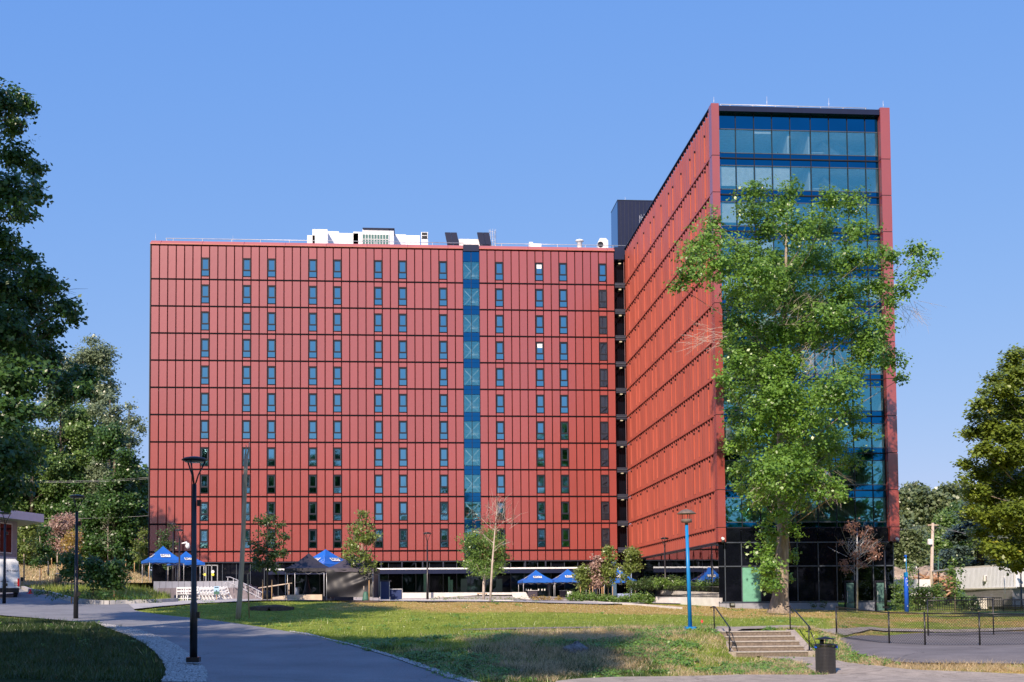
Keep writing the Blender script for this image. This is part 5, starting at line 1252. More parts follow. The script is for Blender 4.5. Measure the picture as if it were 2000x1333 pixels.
for i, (pa, pb) in enumerate(((at(1814, 1025, 120), at(1700, 1027, 175)), (at(1828, 1024, 120), at(1700, 1031, 175)), (at(1814, 1026, 120), at(2060, 1050, 100)), (at(1829, 1025, 120), at(2060, 1066, 100)))):
    wire(['overhead wire from the utility pole towards the wing, upper', 'overhead wire from the utility pole towards the wing, lower', 'overhead wire from the utility pole to the right, upper', 'overhead wire from the utility pole to the right, lower'][i], (pa, pb), .5, .016)
for i, (y0_, y1_) in enumerate(((932, 924), (934, 927), (1003, 1000))):
    wire(['upper cable crossing the trees left of the red building', 'second cable crossing the trees left of the red building', 'lowest thin cable crossing the trees left of the red building'][i], (at(-60, y0_+2, 165), at(400, y1_-3, 165)), .8, .022)
p = at(1832.5, 1194, 118); t = thing('green_pole', 'slender green metal pole right of the utility pole', 'pole', p); MB().tube(p, at(1832.5, 1088, 118), .05, .05, 6).build('shaft', M['treegreen'], t)
p = at(1795, 1194, 100); t = thing('black_post', 'thin black post left of the utility pole', 'post', p); MB().tube(p, at(1794, 1112, 100), .05, .05, 6).build('shaft', M['black'], t)
# white trailer behind
a = at(1748, 1165, 112); b_ = at(1818, 1165, 112); zt_ = at(1780, 1132, 112).z; zb_ = at(1780, 1163, 112).z
t = thing('white_trailer', 'white box trailer behind the blue tower', 'trailer', a)
MB().box(a.x-1, b_.x, 112, 114.5, zb_, zt_).build('box_body', M['vanwhite'], t); MB().box(a.x-1, b_.x, 111.95, 112, zb_-.05, zb_+.12).build('lower_rail', M['alu'], t)
for px in (1757, 1765): c = at(px, 1170, 112.2); MB().tube((c.x, 112.1, c.z), (c.x, 112.4, c.z), .42, .42, 18).build('wheel', M['tyre'], t); MB().tube((c.x, 112.05, c.z), (c.x, 112.1, c.z), .22, .22, 12).build('rim', M['alu'], t)
# rubble heap and excavator arm
def mound(name, lab, cat, cpx, cpy, Y_, w, hgt, m, seed=0, dep=None, grp=None, n=22):
    c = at(cpx, cpy, Y_); dep = dep or w; V = []; F = []; r = np.random.default_rng(seed); ph = r.uniform(0, 6, 8)
    for j in range(n+1):
        for i in range(n+1):
            u, v = -1+2*i/n, -1+2*j/n; rr = math.hypot(u, v)
            z_ = max(0, 1-rr**1.6)*hgt*(.75+.18*math.sin(5*u+ph[0])+.14*math.sin(9*v+ph[1]+3*u)+.1*math.sin(17*u+ph[2])*math.sin(15*v+ph[3]))
            V.append((u*w/2, v*dep/2, z_-.05-(.3 if rr > 1 else 0)))
    for j in range(n):
        for i in range(n): a = j*(n+1)+i; F.append((a, a+1, a+n+2, a+n+1))
    o = npmesh(name, V, F, M[m], None, smooth=True); o.location = c; return tag(o, lab, cat, grp)
mound('rubble_heap', 'tall heap of brown rubble behind the white trailer', 'rubble heap', 1838, 1150, 150, 15, 3.4, 'rubble', 1, 10)
mound('rubble_heap', 'pale lower rubble slope left of the utility pole', 'rubble heap', 1770, 1140, 160, 13, 3.2, 'rubble', 5, 8)
rd = random.Random(4); mb = MB()
for i in range(90):
    c = at(rd.uniform(1798, 1872), rd.uniform(1126, 1160), rd.uniform(143, 146)); d = Vector((rd.uniform(-1, 1), rd.uniform(-.5, .5), rd.uniform(-.3, .3))).normalized()*rd.uniform(.4, 1.6); mb.path([c-d, c+d], rd.uniform(.06, .16), 4)
tag(mb.build('demolition_timber', mat('debris_wood', (.42, .24, .14), .9, 0, .6, .8)), 'scattered broken timbers over the front of the rubble heap', 'debris', None, 'stuff')
t = thing('excavator_arm', 'orange-yellow excavator arm lifted above the rubble heap', 'excavator', at(1840, 1115, 148))
P = [at(1827, 1115, 148), at(1848, 1109.5, 148), at(1850, 1113.5, 148), at(1828, 1118, 148)]
MB().extrude(P[::-1], (0, .5, 0)).build('boom', M['amber'], t); MB().box(P[1].x, P[1].x+1.0, 148, 149, P[1].z-1.0, P[1].z-.2).build('bucket', M['black'], t)
MB().path([P[1]+Vector((.2, .2, -.2)), P[1]+Vector((1.6, .3, -2.6))], [.15, .25], 6).build('stick', M['black'], t)
wl = at(1772, 1112, 165); t = thing('pierced_white_wall', 'white wall pierced with dark square openings on top of the rubble', 'wall', wl)
a, b_ = at(1773, 1107, 165), at(1791, 1107, 165); MB().box(a.x, b_.x, 165, 165.4, at(1780, 1118, 165).z, a.z).build('wall_body', M['whitem'], t)
mb = MB()
for i in range(6):
    for j in range(2):
        p = at(1775+i*2.7, 1109.5+j*3.6, 164.9); mb.box(p.x-.07, p.x+.07, 164.93, 165.01, p.z-.09, p.z+.09)
mb.build('opening', M['black'], t, kind='stuff')
# bare earth mounds on the bank
mound('gravel_heap', 'pale grey gravel heap in the shade on the grass bank', 'gravel heap', 1124, 1264, 41.5, .95, .24, 'gravelbase', 3, 1.2)
mound('gravel_heap', 'small low gravel heap near the foot of the bank', 'gravel heap', 1010, 1313, 37.6, 1.0, .16, 'gravelbase', 4, .9)
for i, (px, py, Y_, w) in enumerate(((712, 1175, 80, 2.6), (530, 1184, 72, 2.6), (957, 1179, 84, 3.2))):
    mound('mulch_ring', ['ring of brown mulch round the yellow-green staked tree', 'dark earth patch round the dark staked tree', 'ring of mulch round the bare-topped tree'][i], 'mulch', px, py, Y_, w, .14, 'mulch', i+9, w*.9)
# people
def figure(lab, c, hgt, rz, top='shirt'):
    s = hgt/1.75; J = [(0, 0, .95), (0, 0, 1.15), (0, 0, 1.38), (0, 0, 1.5), (0, -.01, 1.62), (0, 0, 1.74), (.18, 0, 1.4), (.24, 0, 1.12), (.2, -.14, .9), (-.18, 0, 1.4), (-.24, 0, 1.12), (-.22, -.1, .9), (.1, 0, .9), (.11, -.02, .48), (.11, 0, .05), (.11, -.14, .02), (-.1, 0, .9), (-.11, .02, .48), (-.11, 0, .05), (-.11, -.14, .02)]
    E = [(0, 1), (1, 2), (2, 3), (3, 4), (4, 5), (2, 6), (6, 7), (7, 8), (2, 9), (9, 10), (10, 11), (0, 12), (12, 13), (13, 14), (14, 15), (0, 16), (16, 17), (17, 18), (18, 19)]
    R_ = [.15, .14, .16, .06, .1, .07, .065, .05, .035, .065, .05, .035, .09, .065, .045, .035, .09, .065, .045, .035]
    me = bpy.data.meshes.new('person'); me.from_pydata([tuple(Vector(j)*s) for j in J], E, []); o = link_mesh('person', me); o.location = c; o.rotation_euler = (0, 0, rz)
    md = o.modifiers.new('skin', 'SKIN'); sv = me.skin_vertices[0].data
    for i, r in enumerate(R_): sv[i].radius = (r*s, r*s*.8); sv[i].use_root = (i == 0)
    o.modifiers.new('sub', 'SUBSURF').render_levels = 1
    m_ = mat('person_clothes_'+top, (.3, .42, .6), .8); n = m_.node_tree; b = n.nodes['Principled BSDF']
    tc = n.nodes.new('ShaderNodeTexCoord'); sp = n.nodes.new('ShaderNodeSeparateXYZ'); cr_ = n.nodes.new('ShaderNodeValToRGB'); cr_.color_ramp.interpolation = 'CONSTANT'
    n.links.new(tc.outputs['Object'], sp.inputs[0]); dv_ = n.nodes.new('ShaderNodeMath'); dv_.operation = 'DIVIDE'; dv_.inputs[1].default_value = 1.9*s; n.links.new(sp.outputs[2], dv_.inputs[0]); n.links.new(dv_.outputs[0], cr_.inputs[0])
    e = cr_.color_ramp.elements; e[0].color = (.03, .04, .08, 1); e[1].position = .5; e[1].color = (.35, .42, .6, 1) if top == 'shirt' else (.45, .7, .85, 1)
    q = e.new(.785); q.color = (.45, .28, .2, 1); q = e.new(.87); q.color = (.03, .02, .015, 1); n.links.new(cr_.outputs[0], b.inputs['Base Color'])
    me.materials.append(m_); return tag(o, lab, 'person')
p = at(1162, 1166, 116); figure('person in pale shirt standing between the saplings under the tent', p, 1.7, .3)
p = at(1519, 300, YF+2.4); figure('person in light blue shirt inside the top floor of the glazed wing', Vector((p.x, YF+2.4, Z0+30+.04-.3)), 1.55, 3.1, 'blue')
# ------------------------------------------------------------------ foliage
def leaves(C, R, N, size, rs, squash=.85, up=.5, shell=.45, elong=.7, hang=0, g=9, sprig=1.05):
    """leaf quads scattered in spheres: C (k,3), R (k,), N (k,) counts -> V, F, attr"""
    C = np.asarray(C, float); R = np.asarray(R, float); N = np.asarray(N, int)
    N = np.maximum(1, N//g); idx = np.repeat(np.arange(len(C)), N); n = len(idx)
    d = rs.normal(size=(n, 3)); d /= np.linalg.norm(d, axis=1)[:, None]
    # lumpy radius so that a clump has an uneven outline
    ph = rs.uniform(0, 6.28, (len(C), 3))
    lump = 1+.22*np.sin(4*d[:, 0]+ph[idx, 0])+.18*np.sin(5*d[:, 2]+ph[idx, 1])+.15*np.sin(7*d[:, 1]+ph[idx, 2])
    rad = R[idx]*lump*(rs.uniform(0, 1, n)**shell)*np.where(rs.uniform(0, 1, n) < .25, rs.uniform(1, 1.7, n), 1)
    P = C[idx]+d*rad[:, None]*np.array([1, 1, squash])
    # leaves hang together in sprigs of g leaves
    vb = rs.uniform(0, 1, n); P = np.repeat(P, g, 0)+rs.normal(size=(n*g, 3))*size*sprig*np.array([1, 1, .7]); d = np.repeat(d, g, 0); idx = np.repeat(idx, g); vb = np.repeat(vb, g); n = n*g
    nr = rs.normal(size=(n, 3)); nr /= np.linalg.norm(nr, axis=1)[:, None]
    nr = nr*.6+d*.35+np.array([0, -.2, up]); nr /= np.linalg.norm(nr, axis=1)[:, None]
    a = np.cross(nr, rs.normal(size=(n, 3))); a /= np.linalg.norm(a, axis=1)[:, None]+1e-9
    if hang: a = a*(1-hang)+np.array([0, 0, -1])*hang; a /= np.linalg.norm(a, axis=1)[:, None]
    b = np.cross(nr, a); s = size*rs.uniform(.6, 1.35, n)[:, None]
    V = np.stack([P-a*s*.5, P+b*s*.5*elong-a*s*.05, P+a*s*.5, P-b*s*.5*elong-a*s*.05], 1).reshape(-1, 3)
    F = np.arange(4*n).reshape(n, 4)
    v = np.clip(rs.uniform(0, 1, n)*.5+.3*vb+.2*rs.uniform(0, 1, len(C))[idx], 0, 1)
    return V, F, v
def crown(t, C, R, N, size, m, seed, name='crown', **kw):
    rs = np.random.default_rng(seed); V, F, v = leaves(C, R, N, size, rs, **kw)
    return npmesh(name, V, F, M[m], t, {'v': ('FACE', v)})
def limbs(t, root, mid, C, r0, m, name='limb', seed=0, k=5, rend=.02, each=False):
    rs = random.Random(seed); mb = MB()
    for c in C:
        c = Vector(c); hd = math.hypot(c.x-mid.x, c.y-mid.y); q = (c.z-hd*rs.uniform(.5, .9)-root.z)/max(.1, mid.z-root.z); q = min(.97, max(.0, q)); s = root.lerp(mid, q)
        m1 = s.lerp(c, .5)+Vector((0, 0, -.12*(c-s).length))*rs.uniform(-.5, 1)+Vector((rs.uniform(-.3, .3), rs.uniform(-.3, .3), rs.uniform(-.1, .5)))*(c-s).length*.2
        rr = r0*rs.uniform(.5, 1)*(1-.5*q)
        mb.path([s, s.lerp(m1, .5), m1, c], [rr, rr*.8, rr*.55, rend], k, False)
    return mb.build(name, M[m], t)
def pxtree(name, lab, base, Y, trunk, clumps, size, m, dens, bark='bark', depth=1., r0=.12, seed=1, grp=None, cat='tree', rgrow=1., **kw):
    """clumps: (px,py,rpx[,dy]); trunk: [(px,py,r),...]"""
    rs = random.Random(seed); sc = Y/FPX
    t = thing(name, lab, cat, base, group=grp)
    if trunk:
        MB().path([at(px, py, Y) if i else Vector((at(px, py, Y).x, base.y, base.z-.2)) for i, (px, py, r) in enumerate(trunk)], [r for _, _, r in trunk], 12).build('trunk', M[bark], t)
    C = []; R = []; N = []
    cx_ = sum(c[0] for c in clumps)/len(clumps); hw = max(abs(c[0]-cx_) for c in clumps)+1
    for c in clumps:
        dy = c[3] if len(c) > 3 else rs.uniform(-1, 1)*depth*hw*sc*math.sqrt(max(.05, 1-((c[0]-cx_)/hw)**2))
        p = at(c[0], c[1], Y+dy); C.append(p); R.append(c[2]*sc*rgrow); N.append(int(max(8, dens*c[2]**2)))
    cr = crown(t, C, R, N, size, m, seed, **kw)
    if trunk:
        top = at(trunk[-1][0], trunk[-1][1], Y); lo = at(trunk[max(0, len(trunk)//2-1)][0], trunk[max(0, len(trunk)//2-1)][1], Y)
        limbs(t, lo, top, C[::2] if len(C) > 24 else C, r0, bark, seed=seed)
    return t, C
big = [(1475,375,24),(1465,412,28),(1545,372,20),(1527,398,28),(1500,440,40),(1560,448,34),(1620,392,24),(1662,398,30),(1602,440,34),(1672,450,30),(1395,430,20),(1382,468,34),(1352,500,28),(1350,540,26),(1326,560,16),(1400,520,38),(1452,500,44),(1520,520,52),(1590,508,44),(1648,512,40),(1700,500,26),(1742,500,20),(1790,488,20),(1821,497,12),(1800,528,22),(1768,560,22),(1740,588,20),(1712,560,30),(1645,578,46),(1572,590,48),(1500,580,48),(1440,580,32),(1452,630,32),(1428,662,22),(1520,650,44),(1592,655,40),(1655,640,36),(1722,632,24),(1418,745,22),(1442,705,30),(1478,690,34),(1540,715,36),(1690,690,36),(1742,705,24),(1762,738,12),(1655,735,30),(1590,775,36),(1500,780,40),(1448,770,28),(1530,840,44),(1600,828,40),(1655,815,32),(1682,850,20),(1462,872,24),(1482,912,32),(1542,900,38),(1602,898,30),(1440,922,16),(1445,955,16),(1492,965,28),(1560,978,24),(1600,968,16),(1512,1010,14),(1510,1062,20),(1502,1108,22),(1504,1145,16),(1545,1085,14),(1541,1128,10),(1640,960,14),(1466,985,14),(1530,560,60),(1480,540,50),(1620,620,50),(1700,660,40),(1560,870,40),(1630,770,44),(1450,690,34),(1500,930,34),(1560,640,50),(1500,720,40),(1545,790,36)]
bb = G(1523, 1197); YT = bb.y if 80 < bb.y < 95 else 87
bb = gp(1523, YT)
trunkB = [(1523,1200,1.05),(1522,1190,.72),(1524,1165,.55),(1527,1110,.46),(1529,1040,.38),(1528,960,.30),(1524,860,.24),(1528,760,.2),(1532,640,.15),(1535,520,.1),(1536,430,.06)]
big += [(1500, 800, 40, -3), (1560, 820, 40, -3), (1470, 850, 34, -2), (1520, 900, 34, -3), (1580, 930, 32, -3), (1495, 965, 26, -2), (1545, 960, 26, -3), (1525, 1000, 20, -2), (1500, 1040, 20, -1.5), (1550, 1035, 16, -1.5), (1490, 1085, 20, -1.5), (1505, 1130, 18, -1.5), (1620, 870, 34, -1), (1660, 900, 24), (1430, 870, 22), (1520, 760, 40, -3), (1440, 820, 24), (1620, 950, 22)]
tb, CB = pxtree('plane_tree', 'tall bright green tree with a bare lower trunk in front of the glazed wing', bb, YT, trunkB, big, .23, 'leaf', .95, sprig=1.0, g=14, depth=.75, r0=.07, seed=3, rgrow=1.05, shell=.42, up=.55)
# dead twigs
def twigs(t, px, py, Y, w, n, m='barkpale', seed=0, dirn=(0, 0, -1), L=1.2, r=.012, name='dead_twigs'):
    rs = random.Random(seed); mb = MB(); c0 = at(px, py, Y)
    for _ in range(n):
        a = c0+Vector((rs.uniform(-w, w), rs.uniform(-w, w)*.5, rs.uniform(-w, w)*.6)); d = (Vector(dirn)+Vector((rs.uniform(-.9, .9), rs.uniform(-.6, .6), rs.uniform(-.6, .6)))).normalized()
        p = a+d*L*rs.uniform(.4, 1); q = p+(d+Vector((rs.uniform(-.5, .5), 0, rs.uniform(-.5, .3)))).normalized()*L*.4
        mb.path([a, p, q], [r, r*.7, r*.3], 3, False)
        mb.path([a.lerp(p, .6), a.lerp(p, .6)+(d+Vector((rs.uniform(-.9, .9), 0, rs.uniform(-.9, .9)))).normalized()*L*.4], [r*.6, r*.3], 3, False)
    o = mb.build(name, M[m], t, kind='stuff'); return o
for i, a in enumerate(((1390, 655, 1.0, 26, (-1, 0, -.3)), (1590, 935, 1.5, 60, (.4, 0, -1)), (1500, 940, .8, 20, (-.6, 0, -.8)), (1770, 600, .8, 20, (.7, 0, -.7)), (1600, 690, 1.2, 30, (.2, 0, -1)), (1540, 610, 2, 40, (.3, -.3, .5)))):
    twigs(tb, a[0], a[1], YT-2.5, a[2], a[3], seed=i, dirn=a[4], L=1.5)
# dark tree at the left edge, its trunk just outside the frame
ld = [(8,200,38),(50,203,18),(58,222,10),(22,245,24),(30,308,34),(66,330,20),(10,378,44),(62,378,24),(42,418,22),(5,460,26),(22,505,34),(52,500,16),(8,560,44),(72,548,34),(104,560,16),(62,600,40),(128,602,22),(147,622,12),(20,650,54),(62,684,40),(102,700,22),(30,740,50),(150,742,30),(165,762,20),(130,765,24),(22,812,44),(8,880,50),(44,905,28),(8,950,44),(178,730,18),(95,735,26),(90,650,20),(112,640,14)]
for i in range(26): ld.append((random.uniform(-330, -40), random.uniform(150, 640), random.uniform(45, 75)))
YL = 50; bl_ = gp(-150, YL)
tl, CL = pxtree('shade_tree', 'dark tall tree filling the upper left edge of the view', bl_, YL, [(-150, 1230, .6), (-145, 1000, .45), (-130, 700, .35), (-110, 450, .2), (-90, 250, .08)], ld, .19, 'leafdark', .9, sprig=.8, bark='barkdark', depth=.8, r0=.10, seed=5, shell=.5, up=.4)
twigs(tl, 60, 590, YL, .8, 20, 'barkdark', 3, (1, 0, -.2), 1.2, .012); twigs(tl, 50, 730, YL, .8, 20, 'barkdark', 4, (1, 0, -.4), 1.0, .012)
# maple at the right edge and cedar behind
mp = [(1985,695,16),(1975,715,18),(1992,735,26),(1945,740,14),(1960,765,22),(1985,790,26),(1925,765,8),(1920,790,16),(1950,805,20),(1905,812,12),(1900,845,14),(1930,845,22),(1970,850,30),(1890,850,8),(1925,880,22),(1960,900,26),(1998,880,28),(1890,905,12),(1915,925,20),(1945,950,26),(1985,950,30),(1882,935,8),(1905,960,18),(1935,985,20),(1975,1000,26),(1998,1040,28),(1925,1010,14),(1955,1030,20),(1980,1075,26),(2000,1100,24),(1940,1020,14),(1930,970,24),(1970,930,28),(2000,820,28),(1995,1000,30)]
mp += [(1900, 1000, 14), (1915, 1040, 14), (1930, 1065, 14), (1950, 1075, 20), (1965, 1095, 16), (1910, 965, 20), (1950, 930, 30), (1970, 800, 24), (1935, 830, 18)]
mp = mp+[(p[0]+random.uniform(60, 330), p[1]+random.uniform(-60, 40), random.uniform(22, 40)) for p in mp]
bm_ = gp(2110, 74)
tm, CM = pxtree('maple_tree', 'yellow-green maple with layered foliage at the right edge', bm_, 74, [(2110, 1200, .45), (2105, 1050, .36), (2095, 850, .25), (2085, 720, .1)], mp, .24, 'leafmaple', 2.6, bark='bark', depth=.5, r0=.14, seed=8, squash=.6, up=.9, shell=.5)
YC = 128
cedar = []
for k in range(60):
    f = random.random(); py = 980+f*150; w = 14+f*95; px = 1915+random.uniform(-1, 1)*w; cedar.append((px, py+abs(px-1915)*.12, random.uniform(9, 17)))
pxtree('cedar_tree', 'blue-green cedar with drooping layered boughs behind the grey shed', gp(1915, YC), YC, [(1915, 1190, .5), (1915, 1080, .35), (1915, 975, .06)], cedar, .34, 'leafcedar', 3, bark='barkdark', depth=.8, r0=.08, seed=9, squash=.28, up=1.2, shell=.6)
# wood behind, right
def grove(specs, Y, m, size, dens, lab0, name='forest_tree', seed=0, bark='barkdark', grp=None, **kw):
    rs = random.Random(seed)
    for i, (px, top, hw, base, lab) in enumerate(specs):
        cl = []
        for _ in range(34):
            f = rs.random()**.85; py = top+(base-top)*f*.9+hw*.3; w = hw*math.sqrt(max(.12, math.sin(math.pi*(.2+.62*f))))
            cl.append((px+rs.uniform(-1, 1)*w*.85, py, rs.uniform(.28, .46)*hw))
        cl.append((px, top+hw*.2, hw*.25)); Yi = Y+rs.uniform(-6, 6)
        b_ = gp(px, Yi)
        pxtree(name, lab, b_, Yi, [(px, base+10, .35), (px+rs.uniform(-4, 4), (top+base)/2, .25), (px, top+hw*.3, .08)], cl, size, m, dens, bark=bark, depth=.8, r0=.1, seed=seed*50+i, grp=grp, **kw)
RW = [(1758, 958, 16, 1120, 'grey-green far tree touching the right fin of the wing'), (1782, 950, 17, 1125, 'rounded far tree between the wing and the utility pole'), (1806, 955, 17, 1125, 'far tree directly behind the top of the utility pole'), (1832, 966, 16, 1130, 'far tree right of the utility pole top'), (1856, 952, 20, 1130, 'far tree rising left of the yellow-green maple'), (1884, 945, 22, 1130, 'far tree partly hidden by the yellow-green maple'), (1752, 1010, 17, 1140, 'lower far bush beside the red fin'), (1790, 1035, 22, 1140, 'olive far tree above the white trailer'), (1765, 1060, 18, 1140, 'pale green tree above the white trailer'), (1812, 1050, 18, 1150, 'yellowish tree left of the utility pole shaft')]
grove(RW[:6], 230, 'leaffar', .8, 5, '', seed=1)
grove(RW[6:], 195, 'leaffar', .55, 4.5, '', seed=2, grp=None)
grove([(1848, 1000, 26, 1150, 'bright green tree between utility pole and cedar'), (1870, 985, 24, 1140, 'bright green tree overlapping the cedar')], 150, 'leafwood', .4, 2.8, '', seed=3)
pxtree('staked_sapling', 'thin leafy sapling before the left end of the grey shed', gp(1866, 88), 88, [(1866, 1200, .04), (1865, 1150, .03), (1864, 1110, .015)], [(1866,1125,9),(1858,1110,8),(1874,1112,8),(1862,1095,7),(1868,1140,10),(1855,1135,7),(1874,1150,9),(1862,1160,7)], .18, 'leafshrub', .9, r0=.02, seed=31, up=.2)
# forest on the left slope
LW = [(60, 790, 60, 1100, 'leafwood', 'green tree low behind the dark edge tree'), (118, 775, 62, 1105, 'leafwood', 'broad bright green tree in the left wood'), (170, 800, 55, 1105, 'leafwood', 'green tree in the middle of the left wood'), (215, 770, 40, 1105, 'leafsilver', 'grey-green tree near the upper right of the left wood'), (252, 790, 34, 1105, 'leafsilver', 'grey-green tree nearest the red building in the left wood'), (178, 655, 46, 900, 'leafsilver', 'tallest silvery tree of the left wood'), (120, 690, 40, 960, 'leafsilver', 'thin silvery tree behind the dark branches'), (225, 830, 44, 1110, 'leafdark', 'dark green tree under the cables left of the building'), (275, 925, 26, 1110, 'leafwood', 'small green tree against the left edge of the red building'), (90, 900, 60, 1110, 'leafdark', 'dark tree behind the distant black lamp'), (150, 930, 55, 1110, 'leafdark', 'dark green tree behind the orange tree'), (20, 860, 60, 1110, 'leafdark', 'dark tree above the low white building'), (205, 960, 50, 1112, 'leafdark', 'dark tree behind the bare staked tree'), (258, 980, 36, 1112, 'leafdark', 'dark tree behind the pale green staked tree')]
for i, (px, top, hw, base, m, lab) in enumerate(LW):
    grove([(px, top, hw, base, lab)], 178+(-6 if m == 'leafdark' else (12 if top < 700 else 0)), m, .36, 2.7 if m != 'leafsilver' else 2.0, '', seed=40+i)
# young trees
def young(lab, px, base, top, hw, Y, m, n=None, low=.3, leafs=.16, stake=0, dens=1.1, bark='barkdark', seed=0, tr=.05, lean=0, up=.3, rr=(.22, .36), narrow=1., hang=0):
    rs = random.Random(seed+px); cl = []; H_ = base-top
    for _ in range(n or 16):
        f = rs.uniform(low, 1); w = hw*narrow*math.sin(math.pi*min(1, .12+.80*(f-low)/(1-low)+.02))**.8
        cl.append((px+lean*f+rs.uniform(-1, 1)*w, base-H_*f, rs.uniform(*rr)*hw))
    b_ = gp(px, Y); b_.z = at(px, base, Y).z; zz_ = h(b_.x, Y)
    if abs(b_.z-zz_) < 1.2: b_.z = zz_
    t, C = pxtree('young_tree', lab, b_, Y, [(px, base+2, tr*1.2), (px+lean*.3, base-H_*.35, tr), (px+lean*.7, base-H_*.7, tr*.6), (px+lean, top+H_*.06, tr*.2)], cl, leafs, m, dens*1.7, bark=bark, depth=.8, r0=tr*.5, seed=seed+int(px), up=up, hang=hang, rgrow=1.3, shell=.75)
    for s in ([-1, 1] if stake == 2 else ([1] if stake == 1 else [])):
        p = gp(px+s*9, Y-.3); MB().tube(p-Vector((0, 0, .1)), p+Vector((0, 0, 1.35)), .035, .035, 6).build('stake', M['stake'], t)
    return t, C
t, _ = young('dark thin-leaved staked tree right of the weathered pole', 522, 1176, 1003, 34, 80, 'leafhedge', 40, .36, .15, 2, 1.2, seed=2, rr=(.14, .26))
t, _ = young('yellow-green staked tree before the closed black tent', 712, 1174, 1002, 34, 81, 'leafyoung', 38, .3, .16, 1, 1.1, bark='barkpale', seed=3, rr=(.14, .26), lean=-8)
twigs(t, 700, 1080, 81, .6, 24, 'barkpale', 2, (0, 0, 1), 1.2, .01)
c = at(714, 1168, 80.7); MB().lathe(c-Vector((0, 0, .2)), [(.1, .6), (.16, .45), (.2, .15), (.24, 0)][::-1], 10).build('watering_bag', M['treegreen'], t)
# round multi-stem tree
t, C = pxtree('round_tree', 'dense round-crowned green tree with many stems behind the mulch ring', gp(944, 97), 97, [(944, 1163, .12), (945, 1140, .11), (946, 1128, .10)], [(930,1052,20),(950,1050,20),(922,1072,20),(945,1075,26),(966,1072,20),(975,1090,16),(920,1095,18),(945,1100,22),(965,1105,16),(930,1115,12),(955,1118,12),(975,1110,10),(915,1060,10),(972,1060,12),(982,1085,9)], .15, 'leafshrub', 2.4, rgrow=1.15, bark='barkpale', depth=.9, r0=.05, seed=21, up=.2)
mb = MB()
for a in range(9):
    aa = a*.7; q = at(944+28*math.cos(aa), 1095+8*math.sin(aa*1.7), 97+1*math.sin(aa)); s_ = at(945.5, 1130, 97); mb.path([s_, s_.lerp(q, .5)+Vector((0, 0, -.1)), q], [.06, .045, .02], 6, False)
mb.build('stem', M['barkpale'], t)
t, C = young('slender tree with bare brown top and few leaves rising through the round tree', 957, 1176, 975, 40, 85, 'leafbrown', 14, .5, .1, 0, .25, bark='barkpale', seed=6, tr=.07, lean=14)
twigs(t, 975, 1020, 85, 1.0, 22, 'barkpale', 6, (.5, 0, .8), 1.6, .012)
t, C = young('dead tree with clusters of rust-brown leaves at the doors of the black glass base', 1674, 1192, 1020, 44, 91, 'leafbrown', 26, .45, .13, 0, 1.1, bark='galv', seed=7, tr=.07, rr=(.1, .2), hang=.6)
twigs(t, 1674, 1080, 91, .8, 30, 'galv', 7, (.2, 0, .8), 1.6, .016)
young('small tree seen between the two left blue tents', 328, 1141, 1018, 18, 120, 'leafhedge', 22, .3, .18, 0, 1.6, seed=8)
for i, (px, b_, tp, hw, m, lab) in enumerate(((1143, 1156, 1100, 14, 'leafyoung', 'sapling with big pale leaves right of the white bin, leftmost of four'), (1167, 1158, 1090, 14, 'leafpink', 'sapling with browning leaves, second of the four before the tents'), (1188, 1158, 1072, 17, 'leafyoung', 'tall sapling with leafy tip, third of the four before the tents'), (1232, 1158, 1074, 16, 'leafyoung', 'tall leafy sapling left of the wing glazing, rightmost of four'))):
    young(lab, px, b_+10, tp, hw, 106, m, 20, .28, .2, 2 if i < 3 else 1, 2.0, seed=30+i, tr=.03, rr=(.28, .45))
for i, (px, b_, tp, hw, m, lab, Y_) in enumerate(((47, 1125, 1008, 26, 'leafyoung', 'olive young tree over the white van', 135), (78, 1125, 1025, 26, 'leafdark', 'dark dense young tree beside the distant lamp', 140), (112, 1115, 1012, 20, 'leafpink', 'pinkish withered young tree on the dry slope', 150), (134, 1112, 1005, 18, 'leafpink', 'taller pinkish young tree on the dry slope', 158), (142, 1118, 1038, 17, 'leaforange', 'orange-leaved young tree behind the second lamp', 148), (211, 1108, 1010, 18, 'leafsilver', 'bare pale young tree before the dark wood', 165), (272, 1108, 1030, 12, 'leafpink', 'pink-tinged small tree behind the pale green tree', 168), (282, 1116, 1040, 18, 'leafyoung', 'pale green columnar young tree left of the blue tent', 142))):
    young(lab, px, b_, tp, hw, Y_, m, 24, .28, .26, 1 if i % 2 else 0, (1.2 if m != 'leafsilver' else .35), bark='barkpale', seed=60+i, tr=.07)
for i, (px, b_, tp, hw, lab) in enumerate(((140, 1168, 1085, 18, 'dark-leaved sapling just left of the second lamp'), (182, 1173, 1098, 20, 'dark-leaved sapling on the kerbed island, left of two'), (223, 1175, 1104, 24, 'dark-leaved sapling on the kerbed island, right of two'))):
    young(lab, px, b_, tp, hw, 80, 'leafdark', 20, .38, .2, 0, 1.5, bark='stake', seed=80+i, tr=.035, rr=(.26, .4))
for i in range(9):
    px = (80, 120, 160, 205, 216, 245, 262, 290, 100)[i]; p = gp(px, 150+i*2.5); t = thing('tree_stake', 'pale wooden tree stake on the dry slope behind the island', 'stake', p, group='pale stakes on the dry slope')
    MB().tube(p, p+Vector((0, 0, 1.7)), .06, .06, 5).build('stake_rod', M['stake'], t)
